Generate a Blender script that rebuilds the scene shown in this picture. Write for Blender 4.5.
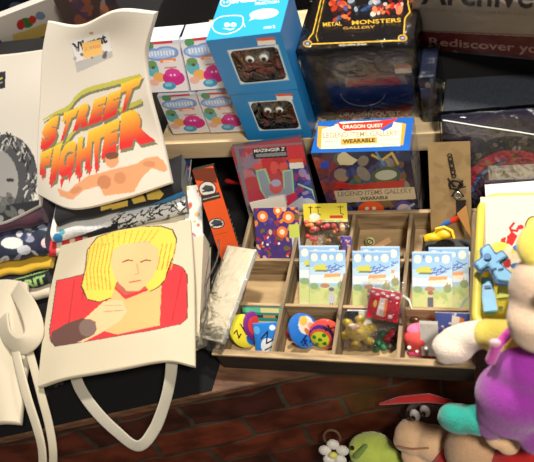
import bpy, bmesh, math, random
import numpy as np
from mathutils import Matrix, Vector
random.seed(7); RNG = np.random.default_rng(7)
for o in list(bpy.data.objects): bpy.data.objects.remove(o)
SC = bpy.context.scene; COL = SC.collection

# ------------------------------------------------------------ camera
# world: z = 0 is the counter top, x runs along the wooden tray, y away from the viewer
FPX = 700.0; CX, CY = 267.0, 231.0; CAMH = 0.80
_dn = np.array([250, 559, 700.]); _dn /= np.linalg.norm(_dn)
_X = np.array([1936, 11, -700.]); _X -= _dn * _X.dot(_dn); _X /= np.linalg.norm(_X)
_U = -_dn; _Y = np.cross(_U, _X)
if _Y[2] < 0: _Y = -_Y
CAMP = np.array([0, 0, CAMH])
cam = bpy.data.cameras.new('camera'); camo = bpy.data.objects.new('camera', cam); COL.objects.link(camo)
camo.matrix_world = Matrix((( _X[0], -_X[1], -_X[2], 0), (_Y[0], -_Y[1], -_Y[2], 0), (_U[0], -_U[1], -_U[2], CAMH), (0, 0, 0, 1)))
cam.sensor_width = 36; cam.lens = FPX / 534 * 36; cam.sensor_fit = 'HORIZONTAL'; cam.clip_start = .02
cam.dof.use_dof = True; cam.dof.focus_distance = 0.98; cam.dof.aperture_fstop = 4.5
SC.camera = camo
# ------------------------------------------------------------ light
W = bpy.data.worlds.new('world'); SC.world = W; W.use_nodes = True
W.node_tree.nodes['Background'].inputs[0].default_value = (1.0, .90, .78, 1)
W.node_tree.nodes['Background'].inputs[1].default_value = 0.22
def area(name, loc, target, size, power, col):
    l = bpy.data.lights.new(name, 'AREA'); l.shape = 'DISK'; l.size = size; l.energy = power; l.color = col
    o = bpy.data.objects.new(name, l); COL.objects.link(o); o.location = loc
    o.rotation_euler = (Vector(target) - Vector(loc)).to_track_quat('-Z', 'Y').to_euler(); return o
area('ceiling_spot_key', (-.12, 1.12, 1.85), (-.15, .5, 0), .18, 44, (1, .93, .82))
area('ceiling_spot_back', (.25, 1.85, 1.25), (-.1, .6, .1), .16, 9, (1, .95, .88))
area('ceiling_spot_front', (.55, -.25, 1.65), (-.1, .42, 0), .3, 27, (1, .92, .80))
vs = SC.view_settings
vs.view_transform = 'Standard'; vs.look = 'None'; vs.gamma = 1; vs.use_curve_mapping = False; vs.exposure = 0.04

# ------------------------------------------------------------ measuring helpers
def ray(x, y):
    v = np.array([x - CX, y - CY, FPX]); return np.array([v @ _X, v @ _Y, v @ _U])
def at(x, y, z):
    r = ray(x, y); return CAMP + r * ((z - CAMH) / r[2])
def proj(P):
    q = np.asarray(P, float) - CAMP
    c = q[..., 0:1] * _X + q[..., 1:2] * _Y + q[..., 2:3] * _U
    return np.stack([CX + FPX * c[..., 0] / c[..., 2], CY + FPX * c[..., 1] / c[..., 2]], -1)
def lin(c):
    c = np.asarray(c, float) / 255.
    return np.where(c <= .04045, c / 12.92, ((c + .055) / 1.055) ** 2.4)

# ------------------------------------------------------------ tags
def tag(o, label=None, cat=None, group=None, kind=None):
    if label: o['label'] = label
    if cat: o['category'] = cat
    if group: o['group'] = group
    if kind: o['kind'] = kind
    return o
def empty(name, loc, label, cat, group=None):
    o = bpy.data.objects.new(name, None); COL.objects.link(o); o.location = Vector([float(v) for v in loc]); o.empty_display_size = .02
    bpy.context.view_layer.update()
    return tag(o, label, cat, group)
def put(o, parent):
    if parent is not None:
        o.parent = parent; o.matrix_parent_inverse = parent.matrix_world.inverted()
    return o

# ------------------------------------------------------------ materials
MATS = {}
def nodes(m): return m.node_tree.nodes, m.node_tree.links
def mat(name, col=None, rough=.6, noise=0, nscale=40, bump=0, bscale=200, metallic=0, sheen=0, coat=0, attr=False, emit=None, stretch=None, col2=None):
    if name in MATS: return MATS[name]
    m = bpy.data.materials.new(name); m.use_nodes = True; N, L = nodes(m); B = N['Principled BSDF']; MATS[name] = m
    B.inputs['Roughness'].default_value = rough; B.inputs['Metallic'].default_value = metallic
    B.inputs['Sheen Weight'].default_value = sheen; B.inputs['Coat Weight'].default_value = coat; B.inputs['Coat Roughness'].default_value = .12
    tc = N.new('ShaderNodeTexCoord'); mp = N.new('ShaderNodeMapping'); L.new(tc.outputs['Object'], mp.inputs[0])
    if stretch: mp.inputs['Scale'].default_value = stretch
    if attr:
        a = N.new('ShaderNodeAttribute'); a.attribute_name = 'Col'; src = a.outputs['Color']
    else:
        r = N.new('ShaderNodeRGB'); r.outputs[0].default_value = (*lin(col), 1); src = r.outputs[0]
    if noise or col2 is not None:
        t = N.new('ShaderNodeTexNoise'); t.inputs['Scale'].default_value = nscale; t.inputs['Detail'].default_value = 5; L.new(mp.outputs[0], t.inputs['Vector'])
        mx = N.new('ShaderNodeMix'); mx.data_type = 'RGBA'
        rp = N.new('ShaderNodeMapRange'); rp.inputs['From Min'].default_value = .35; rp.inputs['From Max'].default_value = .65
        L.new(t.outputs['Fac'], rp.inputs['Value']); L.new(rp.outputs[0], mx.inputs['Factor']); L.new(src, mx.inputs[6])
        if col2 is not None: mx.inputs[7].default_value = (*lin(col2), 1)
        else:
            hs = N.new('ShaderNodeHueSaturation'); hs.inputs['Value'].default_value = 1 - noise; L.new(src, hs.inputs['Color']); L.new(hs.outputs[0], mx.inputs[7])
        src = mx.outputs[2]
    L.new(src, B.inputs['Base Color'])
    if bump:
        t = N.new('ShaderNodeTexNoise'); t.inputs['Scale'].default_value = bscale; t.inputs['Detail'].default_value = 4; L.new(mp.outputs[0], t.inputs['Vector'])
        b = N.new('ShaderNodeBump'); b.inputs['Strength'].default_value = bump; b.inputs['Distance'].default_value = .002
        L.new(t.outputs['Fac'], b.inputs['Height']); L.new(b.outputs[0], B.inputs['Normal'])
    return m
def film_mat(name, tint=(245, 248, 250), amount=.03, bump=.6, bscale=45):
    if name in MATS: return MATS[name]
    m = bpy.data.materials.new(name); m.use_nodes = True; N, L = nodes(m); MATS[name] = m
    N.remove(N['Principled BSDF']); out = N['Material Output']
    tr = N.new('ShaderNodeBsdfTransparent'); gl = N.new('ShaderNodeBsdfGlossy'); gl.inputs['Roughness'].default_value = .07
    tr.inputs[0].default_value = (.96, .97, .98, 1); gl.inputs[0].default_value = (*lin(tint), 1)
    fr = N.new('ShaderNodeFresnel'); fr.inputs['IOR'].default_value = 1.35
    t = N.new('ShaderNodeTexNoise'); t.inputs['Scale'].default_value = bscale; t.inputs['Detail'].default_value = 3; t.inputs['Distortion'].default_value = 1.5
    tc = N.new('ShaderNodeTexCoord'); L.new(tc.outputs['Object'], t.inputs['Vector'])
    b = N.new('ShaderNodeBump'); b.inputs['Strength'].default_value = bump; b.inputs['Distance'].default_value = .006
    L.new(t.outputs['Fac'], b.inputs['Height']); L.new(b.outputs[0], gl.inputs['Normal']); L.new(b.outputs[0], fr.inputs['Normal'])
    ad = N.new('ShaderNodeMath'); ad.operation = 'ADD'; ad.inputs[1].default_value = amount * .4; L.new(fr.outputs[0], ad.inputs[0])
    mx = N.new('ShaderNodeMixShader'); L.new(ad.outputs[0], mx.inputs[0]); L.new(tr.outputs[0], mx.inputs[1]); L.new(gl.outputs[0], mx.inputs[2])
    L.new(mx.outputs[0], out.inputs['Surface']); return m
PRINT = mat('printed_card', attr=True, rough=.42, coat=.25)
GLOSSP = mat('glossy_print', attr=True, rough=.25, coat=.6)
CLOTH = mat('printed_cotton', attr=True, rough=.9, bump=.12, bscale=500, sheen=.15)
CANVAS = mat('printed_canvas_cloth', attr=True, rough=.92, bump=.25, bscale=800, sheen=.1)
FILM = film_mat('clear_wrap'); FILM2 = film_mat('crinkled_clear_bag', amount=.16, bump=1, bscale=90)
WOODT = mat('weathered_tray_wood', (186, 160, 122), rough=.75, col2=(124, 102, 74), nscale=14, bump=.4, bscale=60, stretch=(1.2, 9, 9))
WOODV = mat('weathered_tray_wood_long', (160, 136, 104), rough=.75, col2=(98, 84, 62), nscale=14, bump=.4, bscale=60, stretch=(9, 1.2, 9))
WOODB = mat('tray_panel_wood', (186, 158, 116), rough=.8, col2=(158, 130, 92), nscale=8, stretch=(1.5, 8, 8), bump=.2, bscale=50)
WOODD = mat('dark_stained_shaded_tray_wood', (50, 40, 28), rough=.6, col2=(30, 24, 18), nscale=12, stretch=(1.2, 9, 9), bump=.3, bscale=50)  # dark stain and the front face's shading, both in this colour

# ------------------------------------------------------------ canvas: flat artwork as colours on a fine mesh
_GL = {}
def glyphs(s, bold=.0):
    k = (s, bold)
    if k not in _GL:
        c = bpy.data.curves.new('t', 'FONT'); c.body = s; c.size = 1; c.offset = bold; c.resolution_u = 3
        o = bpy.data.objects.new('t', c); COL.objects.link(o); bpy.context.view_layer.update()
        me = bpy.data.meshes.new_from_object(o.evaluated_get(bpy.context.evaluated_depsgraph_get()))
        v = np.array([p.co[:2] for p in me.vertices]); me.calc_loop_triangles()
        t = np.array([tuple(q.vertices) for q in me.loop_triangles])
        bpy.data.objects.remove(o); bpy.data.curves.remove(c); bpy.data.meshes.remove(me)
        v = (v - v.min(0)) / (v.max(0) - v.min(0)); _GL[k] = (v, t)
    return _GL[k]
def homog(src, dst):
    A = []
    for (x, y), (u, v) in zip(src, dst):
        A.append([x, y, 1, 0, 0, 0, -u * x, -u * y]); A.append([0, 0, 0, x, y, 1, -v * x, -v * y])
    h = np.linalg.solve(np.array(A, float), np.array(dst, float).ravel()); return np.append(h, 1).reshape(3, 3)
class Canvas:
    """w x h in metres, y up; quad = measured photo corners BL BR TR TL, so art can be given in measured points"""
    def __init__(s, w, h, base, res=.0009, quad=None):
        s.w, s.h = w, h; s.nx = max(2, int(w / res) + 1); s.ny = max(2, int(h / res) + 1)
        s.gx, s.gy = np.meshgrid(np.linspace(0, w, s.nx), np.linspace(0, h, s.ny))
        s.a = np.zeros((s.ny, s.nx, 3)); s.a[:] = lin(base)
        s.H = homog(quad, [(0, 0), (w, 0), (w, h), (0, h)]) if quad is not None else None
    def tf(s, p):
        p = np.asarray(p, float)
        if s.H is None: return p
        q = np.c_[p, np.ones(len(p))] @ s.H.T; return q[:, :2] / q[:, 2:]
    def _fill(s, P, col, alpha=1):
        x0, y0 = P.min(0); x1, y1 = P.max(0); dx = s.w / (s.nx - 1); dy = s.h / (s.ny - 1)
        i0, i1 = max(0, int(x0 / dx)), min(s.nx, int(x1 / dx) + 2); j0, j1 = max(0, int(y0 / dy)), min(s.ny, int(y1 / dy) + 2)
        if i0 >= i1 or j0 >= j1: return
        X = s.gx[j0:j1, i0:i1]; Y = s.gy[j0:j1, i0:i1]; m = np.zeros(X.shape, bool)
        for k in range(len(P)):
            (xa, ya), (xb, yb) = P[k], P[k - 1]
            if ya == yb: continue
            m ^= ((ya > Y) != (yb > Y)) & (X < (xb - xa) * (Y - ya) / (yb - ya) + xa)
        sub = s.a[j0:j1, i0:i1]
        c = col(X[m], Y[m]) if callable(col) else lin(col)
        sub[m] = sub[m] * (1 - alpha) + c * alpha
    def poly(s, pts, col, alpha=1): s._fill(s.tf(pts), col, alpha)
    def rect(s, x0, y0, x1, y1, col, alpha=1): s.poly([(x0, y0), (x1, y0), (x1, y1), (x0, y1)], col, alpha)
    def ell(s, cx, cy, rx, ry, col, rot=0, alpha=1):
        t = np.linspace(0, 2 * np.pi, 33)[:-1]; c, n = math.cos(rot), math.sin(rot)
        x, y = rx * np.cos(t), ry * np.sin(t); s.poly(np.c_[cx + c * x - n * y, cy + n * x + c * y], col, alpha)
    def line(s, pts, wd, col, alpha=1):
        pts = np.asarray(pts, float)
        for a, b in zip(pts[:-1], pts[1:]):
            d = b - a; l = np.linalg.norm(d)
            if l == 0: continue
            n = np.array([-d[1], d[0]]) / l * wd / 2; e = d / l * wd * .2
            s.poly([a - n - e, b - n + e, b + n + e, a + n - e], col, alpha)
    def blobs(s, n, box, size, cols, alpha=1, seed=1):
        r = random.Random(seed)
        for _ in range(n):
            s.ell(r.uniform(box[0], box[2]), r.uniform(box[1], box[3]), r.uniform(*size), r.uniform(*size) * .8, r.choice(cols), r.uniform(0, 3), alpha)
    def textq(s, txt, q, col, bold=.02, top=None):
        """text filling the quad q = BL BR TR TL (in measured points when the canvas has a quad)"""
        v, t = glyphs(txt, bold); q = np.asarray(q, float); u, w = v[:, 0:1], v[:, 1:2]
        P = s.tf((1 - u) * (1 - w) * q[0] + u * (1 - w) * q[1] + u * w * q[2] + (1 - u) * w * q[3])
        ca = lin(col); cb = lin(top) if top is not None else None
        for tri in t:
            p = P[tri]
            if cb is None: s._fill(p, col)
            else:
                ws = v[tri, 1]; M = np.c_[p, np.ones(3)]
                if abs(np.linalg.det(M)) < 1e-12: continue
                k = np.linalg.solve(M, ws)
                s._fill(p, lambda X, Y, k=k: ca + (cb - ca) * np.clip((X * k[0] + Y * k[1] + k[2]) * 1.2 - .15, 0, 1)[:, None] ** 1.4)
    def text(s, txt, x0, y0, x1, y1, ht, col, bold=.02, up=-1):
        """baseline from (x0,y0) to (x1,y1); ht towards 'up' (-1: image y grows down)"""
        d = np.array([x1 - x0, y1 - y0], float); l = np.linalg.norm(d); n = np.array([-d[1], d[0]]) / l * (ht if up > 0 else -ht)
        a = np.array([x0, y0], float); b = np.array([x1, y1], float); s.textq(txt, [a, b, b + n, a + n], col, bold)
    def sample(s, x, y):
        i = np.clip(np.rint(x / s.w * (s.nx - 1)).astype(int), 0, s.nx - 1); j = np.clip(np.rint(y / s.h * (s.ny - 1)).astype(int), 0, s.ny - 1)
        return s.a[j, i]
class PxArt(Canvas):
    """measured-point artwork (x right, y down) laid onto a draped cloth's own vertices"""
    def __init__(s, x0, y0, x1, y1, base, k=2):
        s.o = (x0, y0); s.w, s.h = x1 - x0, y1 - y0; s.nx, s.ny = int(s.w * k) + 1, int(s.h * k) + 1
        s.gx, s.gy = np.meshgrid(np.linspace(0, s.w, s.nx), np.linspace(0, s.h, s.ny)); s.a = np.zeros((s.ny, s.nx, 3)); s.a[:] = lin(base); s.H = None
    def tf(s, p): return np.asarray(p, float) - np.array(s.o)
    def colours(s, P):
        q = proj(P); return s.sample(q[..., 0] - s.o[0], q[..., 1] - s.o[1])

# ------------------------------------------------------------ mesh helpers
def obj(name, me, m, parent=None, smooth=False):
    o = bpy.data.objects.new(name, me); COL.objects.link(o)
    if m: me.materials.append(m)
    if smooth: me.shade_smooth()
    return put(o, parent)
def gridobj(name, grids, m, parent=None, smooth=False, masks=None):
    V, C, Fc = [], [], []; n = 0
    for gi, (P, c) in enumerate(grids):
        P = np.asarray(P, float); ny, nx = P.shape[:2]; c = np.broadcast_to(np.asarray(c, float), P.shape)
        V.append(P.reshape(-1, 3)); C.append(c.reshape(-1, 3))
        idx = np.arange(ny * nx).reshape(ny, nx) + n
        f = np.stack([idx[:-1, :-1], idx[:-1, 1:], idx[1:, 1:], idx[1:, :-1]], -1)
        if masks and masks.get(gi) is not None: f = f[masks[gi]]
        Fc.append(f.reshape(-1, 4)); n += ny * nx
    V = np.concatenate(V); C = np.concatenate(C); Fc = np.concatenate(Fc)
    me = bpy.data.meshes.new(name); me.vertices.add(len(V)); me.vertices.foreach_set('co', V.ravel())
    me.loops.add(len(Fc) * 4); me.loops.foreach_set('vertex_index', Fc.ravel().astype(np.int32))
    me.polygons.add(len(Fc)); me.polygons.foreach_set('loop_start', np.arange(0, len(Fc) * 4, 4, dtype=np.int32)); me.update(calc_edges=True); me.validate()
    at_ = me.color_attributes.new('Col', 'FLOAT_COLOR', 'POINT'); at_.data.foreach_set('color', np.c_[C, np.ones(len(C))].ravel())
    return obj(name, me, m, parent, smooth)
def lerp_grid(a, b, c, d, nx, ny):
    u, v = np.meshgrid(np.linspace(0, 1, nx), np.linspace(0, 1, ny)); u = u[..., None]; v = v[..., None]
    a, b, c, d = map(lambda q: np.asarray(q, float), (a, b, c, d)); return (1 - u) * (1 - v) * a + u * (1 - v) * b + u * v * c + (1 - u) * v * d
def bm_obj(name, bm, m, parent=None, smooth=False):
    me = bpy.data.meshes.new(name); bmesh.ops.recalc_face_normals(bm, faces=bm.faces); bm.to_mesh(me); bm.free(); return obj(name, me, m, parent, smooth)
def add_box(bm, x0, y0, z0, x1, y1, z1, M=None, bev=0):
    r = bmesh.ops.create_cube(bm, size=1); vs_ = r['verts']
    for v in vs_: v.co = Vector(((x0 + x1) / 2 + v.co.x * (x1 - x0), (y0 + y1) / 2 + v.co.y * (y1 - y0), (z0 + z1) / 2 + v.co.z * (z1 - z0)))
    if bev:
        es = list({e for v in vs_ for e in v.link_edges}); r2 = bmesh.ops.bevel(bm, geom=es, offset=bev, segments=2, affect='EDGES', profile=.5); vs_ = r2['verts'] if not M else list({v for f in r2['faces'] for v in f.verts})
    if M: bmesh.ops.transform(bm, matrix=M, verts=list(set(vs_)))
def boxobj(name, x0, y0, z0, x1, y1, z1, m, parent=None, bev=.0008, M=None):
    bm = bmesh.new(); add_box(bm, x0, y0, z0, x1, y1, z1, None, bev)
    if M is not None: bmesh.ops.transform(bm, matrix=M, verts=bm.verts)
    return bm_obj(name, bm, m, parent)
class Frame:
    """local axes: x right, y into the thing, z up; origin front-left-bottom"""
    def __init__(s, O, ex, ez):
        ex = np.asarray(ex, float); ex /= np.linalg.norm(ex); ez = np.asarray(ez, float); ez -= ex * (ez @ ex); ez /= np.linalg.norm(ez)
        s.O, s.ex, s.ez = np.asarray(O, float), ex, ez; s.ey = np.cross(ez, ex)
    def __call__(s, x, y, z): return s.O + s.ex * x + s.ey * y + s.ez * z
    def M(s):
        m = Matrix.Identity(4)
        for i in range(3): m[i][0], m[i][1], m[i][2], m[i][3] = s.ex[i], s.ey[i], s.ez[i], s.O[i]
        return m
    def quad_front(s, w, h, y=0): return proj(np.array([s(0, y, 0), s(w, y, 0), s(w, y, h), s(0, y, h)]))
    def quad_top(s, w, d, h): return proj(np.array([s(0, 0, h), s(w, 0, h), s(w, d, h), s(0, d, h)]))
    def quad_right(s, w, d, h): return proj(np.array([s(w, 0, 0), s(w, d, 0), s(w, d, h), s(w, 0, h)]))
def upright(x, y, z, yaw=0): return Frame((x, y, z), (math.cos(yaw), math.sin(yaw), 0), (0, 0, 1))
def from3(BL, BR, TL):
    f = Frame(BL, BR - BL, TL - BL); return f, float(np.linalg.norm(BR - BL)), float((TL - BL) @ f.ez)
def artbox(name, f, w, d, h, base, front=None, top=None, right=None, m=None, parent=None, hole=None, sides=None):
    side = lin(sides if sides is not None else base); g = []; masks = {}
    def face(a, b, c, dd, cv):
        if cv is None: g.append((lerp_grid(a, b, c, dd, 2, 2), side))
        else: g.append((lerp_grid(a, b, c, dd, cv.nx, cv.ny), cv.a))
    face(f(0, 0, 0), f(w, 0, 0), f(w, 0, h), f(0, 0, h), front)
    if hole is not None and front is not None:
        gx = (front.gx[:-1, :-1] + front.gx[1:, 1:]) / 2; gy = (front.gy[:-1, :-1] + front.gy[1:, 1:]) / 2
        x0, y0, x1, y1, r = hole
        qx = np.maximum(np.maximum(x0 + r - gx, gx - (x1 - r)), 0); qy = np.maximum(np.maximum(y0 + r - gy, gy - (y1 - r)), 0)
        masks[0] = (np.hypot(qx, qy) > r)
    face(f(0, 0, h), f(w, 0, h), f(w, d, h), f(0, d, h), top)
    face(f(w, 0, 0), f(w, d, 0), f(w, d, h), f(w, 0, h), right)
    face(f(0, d, 0), f(0, 0, 0), f(0, 0, h), f(0, d, h), None); face(f(w, d, 0), f(0, d, 0), f(0, d, h), f(w, d, h), None); face(f(0, d, 0), f(w, d, 0), f(w, 0, 0), f(0, 0, 0), None)
    return gridobj(name, g, m or PRINT, parent, masks=masks)
def sheet(name, f, w, h, cv, m=None, parent=None, t=.0006, y=0, bulge=0):
    """thin printed sheet or pillow pack: front grid, back and rim"""
    a = lerp_grid(f(0, y, 0), f(w, y, 0), f(w, y, h), f(0, y, h), cv.nx, cv.ny); X = cv.gx / w; Y = cv.gy / h
    b = (np.sin(np.pi * np.clip(X, 0, 1)) * np.sin(np.pi * np.clip(Y, 0, 1))) ** .5
    if bulge: a = a - f.ey * (bulge * b)[..., None]
    k = a + f.ey * (t + 2 * bulge * b)[..., None]
    rim = [np.stack([a[0], k[0]]), np.stack([k[-1], a[-1]]), np.stack([k[:, 0], a[:, 0]]), np.stack([a[:, -1], k[:, -1]])]
    g = [(a, cv.a), (k[::6, ::6] if min(k.shape[:2]) > 14 else k, lin((225, 222, 215)))] + [(r, lin((225, 222, 215))) for r in rim]
    return gridobj(name, g, m or GLOSSP, parent, smooth=bool(bulge))
def wrap(name, f, w, d, h, parent, pad=.0012, m=None):
    bm = bmesh.new(); add_box(bm, -pad, -pad, pad * .2, w + pad, d + pad, h + pad)
    bmesh.ops.subdivide_edges(bm, edges=bm.edges, cuts=8, use_grid_fill=True)
    for v in bm.verts: v.co += Vector([random.uniform(0, .0007) for _ in range(3)])
    bmesh.ops.transform(bm, matrix=f.M(), verts=bm.verts); return bm_obj(name, bm, m or FILM, parent, smooth=True)
def bag(name, f, w, h, d, parent, m=None, amp=.0018, seed=3):
    """a crinkled clear bag around something of size w x d x h"""
    r = np.random.default_rng(seed); n = 22
    u, v = np.meshgrid(np.linspace(0, 1, n), np.linspace(0, 1, n)); prof = (np.sin(np.pi * u) * np.sin(np.pi * v)) ** .45
    def side(sg):
        nz = r.normal(size=(n, n)) * amp * prof
        y = d / 2 + sg * (d / 2 * prof) + nz
        x = u * w + np.sin(v * 19) * .0008; z = v * h + np.sin(u * 17) * .001
        return np.array([[f(x[j, i], y[j, i], z[j, i]) for i in range(n)] for j in range(n)])
    return gridobj(name, [(side(-1), (1, 1, 1)), (side(1), (1, 1, 1))], m or FILM2, parent, smooth=True)
def fuse(name, shapes, m, parent=None, voxel=.0022, smooth=4):
    bm = bmesh.new()
    for sh in shapes:
        if sh[0] == 'e':
            _, c, r = sh[:3]; rot = sh[3] if len(sh) > 3 else None
            q = bmesh.ops.create_icosphere(bm, subdivisions=4, radius=1)['verts']
            for v in q: v.co = Vector((v.co.x * r[0], v.co.y * r[1], v.co.z * r[2]))
            M = Matrix.Translation(Vector([float(k) for k in c])) @ (rot.to_4x4() if rot is not None else Matrix.Identity(4)); bmesh.ops.transform(bm, matrix=M, verts=q)
        else:
            _, p0, p1, r0, r1 = sh; p0 = np.asarray(p0, float); p1 = np.asarray(p1, float); k = 14
            for i in range(k + 1):
                t = i / k; q = bmesh.ops.create_icosphere(bm, subdivisions=3, radius=r0 + (r1 - r0) * t)['verts']
                bmesh.ops.translate(bm, verts=q, vec=Vector((p0 + (p1 - p0) * t).tolist()))
    me = bpy.data.meshes.new('tmp'); bm.to_mesh(me); bm.free(); o = bpy.data.objects.new('tmp', me); COL.objects.link(o)
    md = o.modifiers.new('r', 'REMESH'); md.mode = 'VOXEL'; md.voxel_size = voxel; md.use_smooth_shade = True
    sm = o.modifiers.new('s', 'SMOOTH'); sm.iterations = smooth; sm.factor = .6
    bpy.context.view_layer.update(); me2 = bpy.data.meshes.new_from_object(o.evaluated_get(bpy.context.evaluated_depsgraph_get()))
    bpy.data.objects.remove(o); me2.name = name; me2.materials.clear(); return obj(name, me2, m, parent, smooth=True)
def catmull(P, n):
    """P (k,3) control points -> n samples"""
    P = np.asarray(P, float); k = len(P); E = np.vstack([2 * P[0] - P[1], P, 2 * P[-1] - P[-2]]); t = np.linspace(0, k - 1, n); i = np.minimum(t.astype(int), k - 2); f = (t - i)[:, None]
    p0, p1, p2, p3 = E[i], E[i + 1], E[i + 2], E[i + 3]
    return .5 * (2 * p1 + (p2 - p0) * f + (2 * p0 - 5 * p1 + 4 * p2 - p3) * f ** 2 + (3 * p1 - p0 - 3 * p2 + p3) * f ** 3)
def surf(ctrl, nu, nv):
    """ctrl rows (bottom to top) of measured points -> (nv,nu,3)"""
    rows = np.array([catmull([at(*p) if len(p) == 3 else p for p in r], nu) for r in ctrl])
    return np.stack([catmull(rows[:, i], nv) for i in range(nu)], 1)
def drape(name, ctrl, art, edge, t, m, nu=150, nv=150, parent=None, wr=.0012, seed=1, fold=None):
    P = surf(ctrl, nu, nv); r = np.random.default_rng(seed)
    u, v = np.meshgrid(np.linspace(0, 1, nu), np.linspace(0, 1, nv)); wv = np.zeros_like(u)
    for _ in range(7):
        a, b, ph = r.uniform(-9, 9), r.uniform(-9, 9), r.uniform(0, 6); wv += np.sin(a * u + b * v + ph) * r.uniform(.2, 1)
    if fold: wv = wv + fold(u, v)
    C = art.colours(P) if art is not None else np.broadcast_to(lin(edge), P.shape)
    nrm = np.cross(np.gradient(P, axis=1), np.gradient(P, axis=0)); nrm /= np.linalg.norm(nrm, axis=2, keepdims=True) + 1e-12
    if nrm[..., 2].mean() < 0: nrm = -nrm
    P = P + nrm * (wv * wr / 2)[..., None]
    e = lin(edge); ring = lambda A: np.concatenate([A[0], A[1:, -1], A[-1, -2::-1], A[-2:0:-1, 0], A[:1, 0]])
    R = ring(P); Nn = ring(nrm); cen = P.mean((0, 1)); out = R - cen; out -= Nn * (out * Nn).sum(1, keepdims=True); out /= np.linalg.norm(out, axis=1, keepdims=True)
    lay = [R]
    for k in range(1, 7):
        th = k / 6 * math.pi; lay.append(R + out * (t * .3 * math.sin(th)) - Nn * (t / 2 * (1 - math.cos(th))))
    S = np.array(lay)[::-1]
    return gridobj(name, [(P, C), (S, e), ((P - nrm * t)[::5, ::5], e)], m, parent, smooth=True)
def strap(name, pts, wdir, width, t, col, m, parent=None, n=60):
    """ribbon along points; wdir list of vectors for the width direction"""
    C = catmull(pts, n); Wd = catmull(wdir, n); Wd /= np.linalg.norm(Wd, axis=1, keepdims=True); T = np.gradient(C, axis=0); T /= np.linalg.norm(T, axis=1, keepdims=True)
    N = np.cross(T, Wd); N /= np.linalg.norm(N, axis=1, keepdims=True); prof = []
    for k in range(17):
        a = 2 * math.pi * k / 16; c, s_ = math.cos(a), math.sin(a)
        prof.append(C + Wd * (width / 2 * np.sign(c) * abs(c) ** .35) + N * (t / 2 * np.sign(s_) * abs(s_) ** .6))
    return gridobj(name, [(np.array(prof), lin(col))], m, parent, smooth=True)
def folded(name, a, b, z, t, depth, art, side, label, group=None, m=None):
    """folded garment lying flat: rounded front fold along a->b (measured points at height z)"""
    A = at(*a, z); B = at(*b, z); ex = (B - A) / np.linalg.norm(B - A); ey = np.cross([0, 0, 1], ex); n = 60; L = 9; prof = []
    for k in range(L + 1):
        th = -math.pi / 2 + math.pi * k / L; prof.append((-t / 2 * math.cos(th), t / 2 * math.sin(th)))
    prof = [(depth, -t / 2)] + prof + [(d_, t / 2) for d_ in np.linspace(.01, depth, 8)] + [(depth, -t / 2)]
    r = np.random.default_rng(int(a[0] + a[1] * 3 + 900)); u = np.linspace(0, 1, 240); wob = sum(np.sin(u * r.uniform(4, 30) + r.uniform(0, 6)) for _ in range(4)) * .0006
    fine = []
    for (p, q), (p2, q2) in zip(prof[:-1], prof[1:]):
        m_ = 5 if abs(p2 - p) < .012 else 12
        for k in range(m_): fine.append((p + (p2 - p) * k / m_, q + (q2 - q) * k / m_))
    P = np.array([[A + ex * np.linalg.norm(B - A) * uu + ey * (p + w_ * 1.5) + np.array([0, 0, q * (1 - .0) + w_ * .5]) for uu, w_ in zip(u, wob)] for p, q in fine])
    C = art.colours(P) if art is not None else np.broadcast_to(lin(side), P.shape)
    caps = []
    for c_ in (0, -1):
        R = P[:, c_]; mid = np.broadcast_to(R.mean(0), R.shape); caps.append((np.stack([R, mid]), lin(side)))
    o = gridobj(name, [(P, C)] + caps, m or CLOTH, None, smooth=True); return tag(o, label, 'folded shirt' if 'shirt' in name else 'bag' if 'tote' in name else 'cloth', group)
def disc(name, f, cx, cz, r, cv, m=None, parent=None, t=.004, dome=.0022, rz=None):
    rz = rz or r; nr, na = 26, 64; rr, aa = np.meshgrid(np.linspace(0, 1, nr), np.linspace(0, 2 * np.pi, na + 1), indexing='ij')
    x = rr * np.cos(aa); z = rr * np.sin(aa); y = -dome * (1 - rr ** 4)
    P = f.O + f.ex * (cx + x * r)[..., None] + f.ez * (cz + z * rz)[..., None] + f.ey * y[..., None]
    C = cv.sample((x + 1) / 2 * cv.w, (z + 1) / 2 * cv.h) if cv is not None else (.8, .8, .8)
    R = P[-1]; rim = np.array([R, R + f.ey * t]); rc = cv.sample((x[-1] * .98 + 1) / 2 * cv.w, (z[-1] * .98 + 1) / 2 * cv.h) if cv is not None else lin((180, 180, 180))
    back = np.array([R + f.ey * t, np.broadcast_to(f(cx, t, cz), R.shape)])
    return gridobj(name, [(P, C), (rim, np.broadcast_to(rc, rim.shape)), (back, lin((150, 150, 155)))], m or GLOSSP, parent, smooth=True)

# ============================================================ the setting
FL = -.92
def struct(name, o): o.name = name; o['kind'] = 'structure'; return o
struct('floor', boxobj('floor', -2.6, -1.6, FL - .05, 2.2, 2.6, FL, mat('dark_floor', (52, 44, 38), rough=.5, noise=.3, nscale=3), bev=0))
struct('wall_back', boxobj('wall_back', -2.6, 2.4, FL, 2.2, 2.45, 1.9, mat('dark_wall', (26, 25, 30), rough=.8, noise=.3, nscale=2), bev=0))
struct('ceiling', boxobj('ceiling', -2.6, -1.6, 1.9, 2.2, 2.45, 1.95, mat('dark_ceiling', (40, 38, 38), rough=.9), bev=0))

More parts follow.
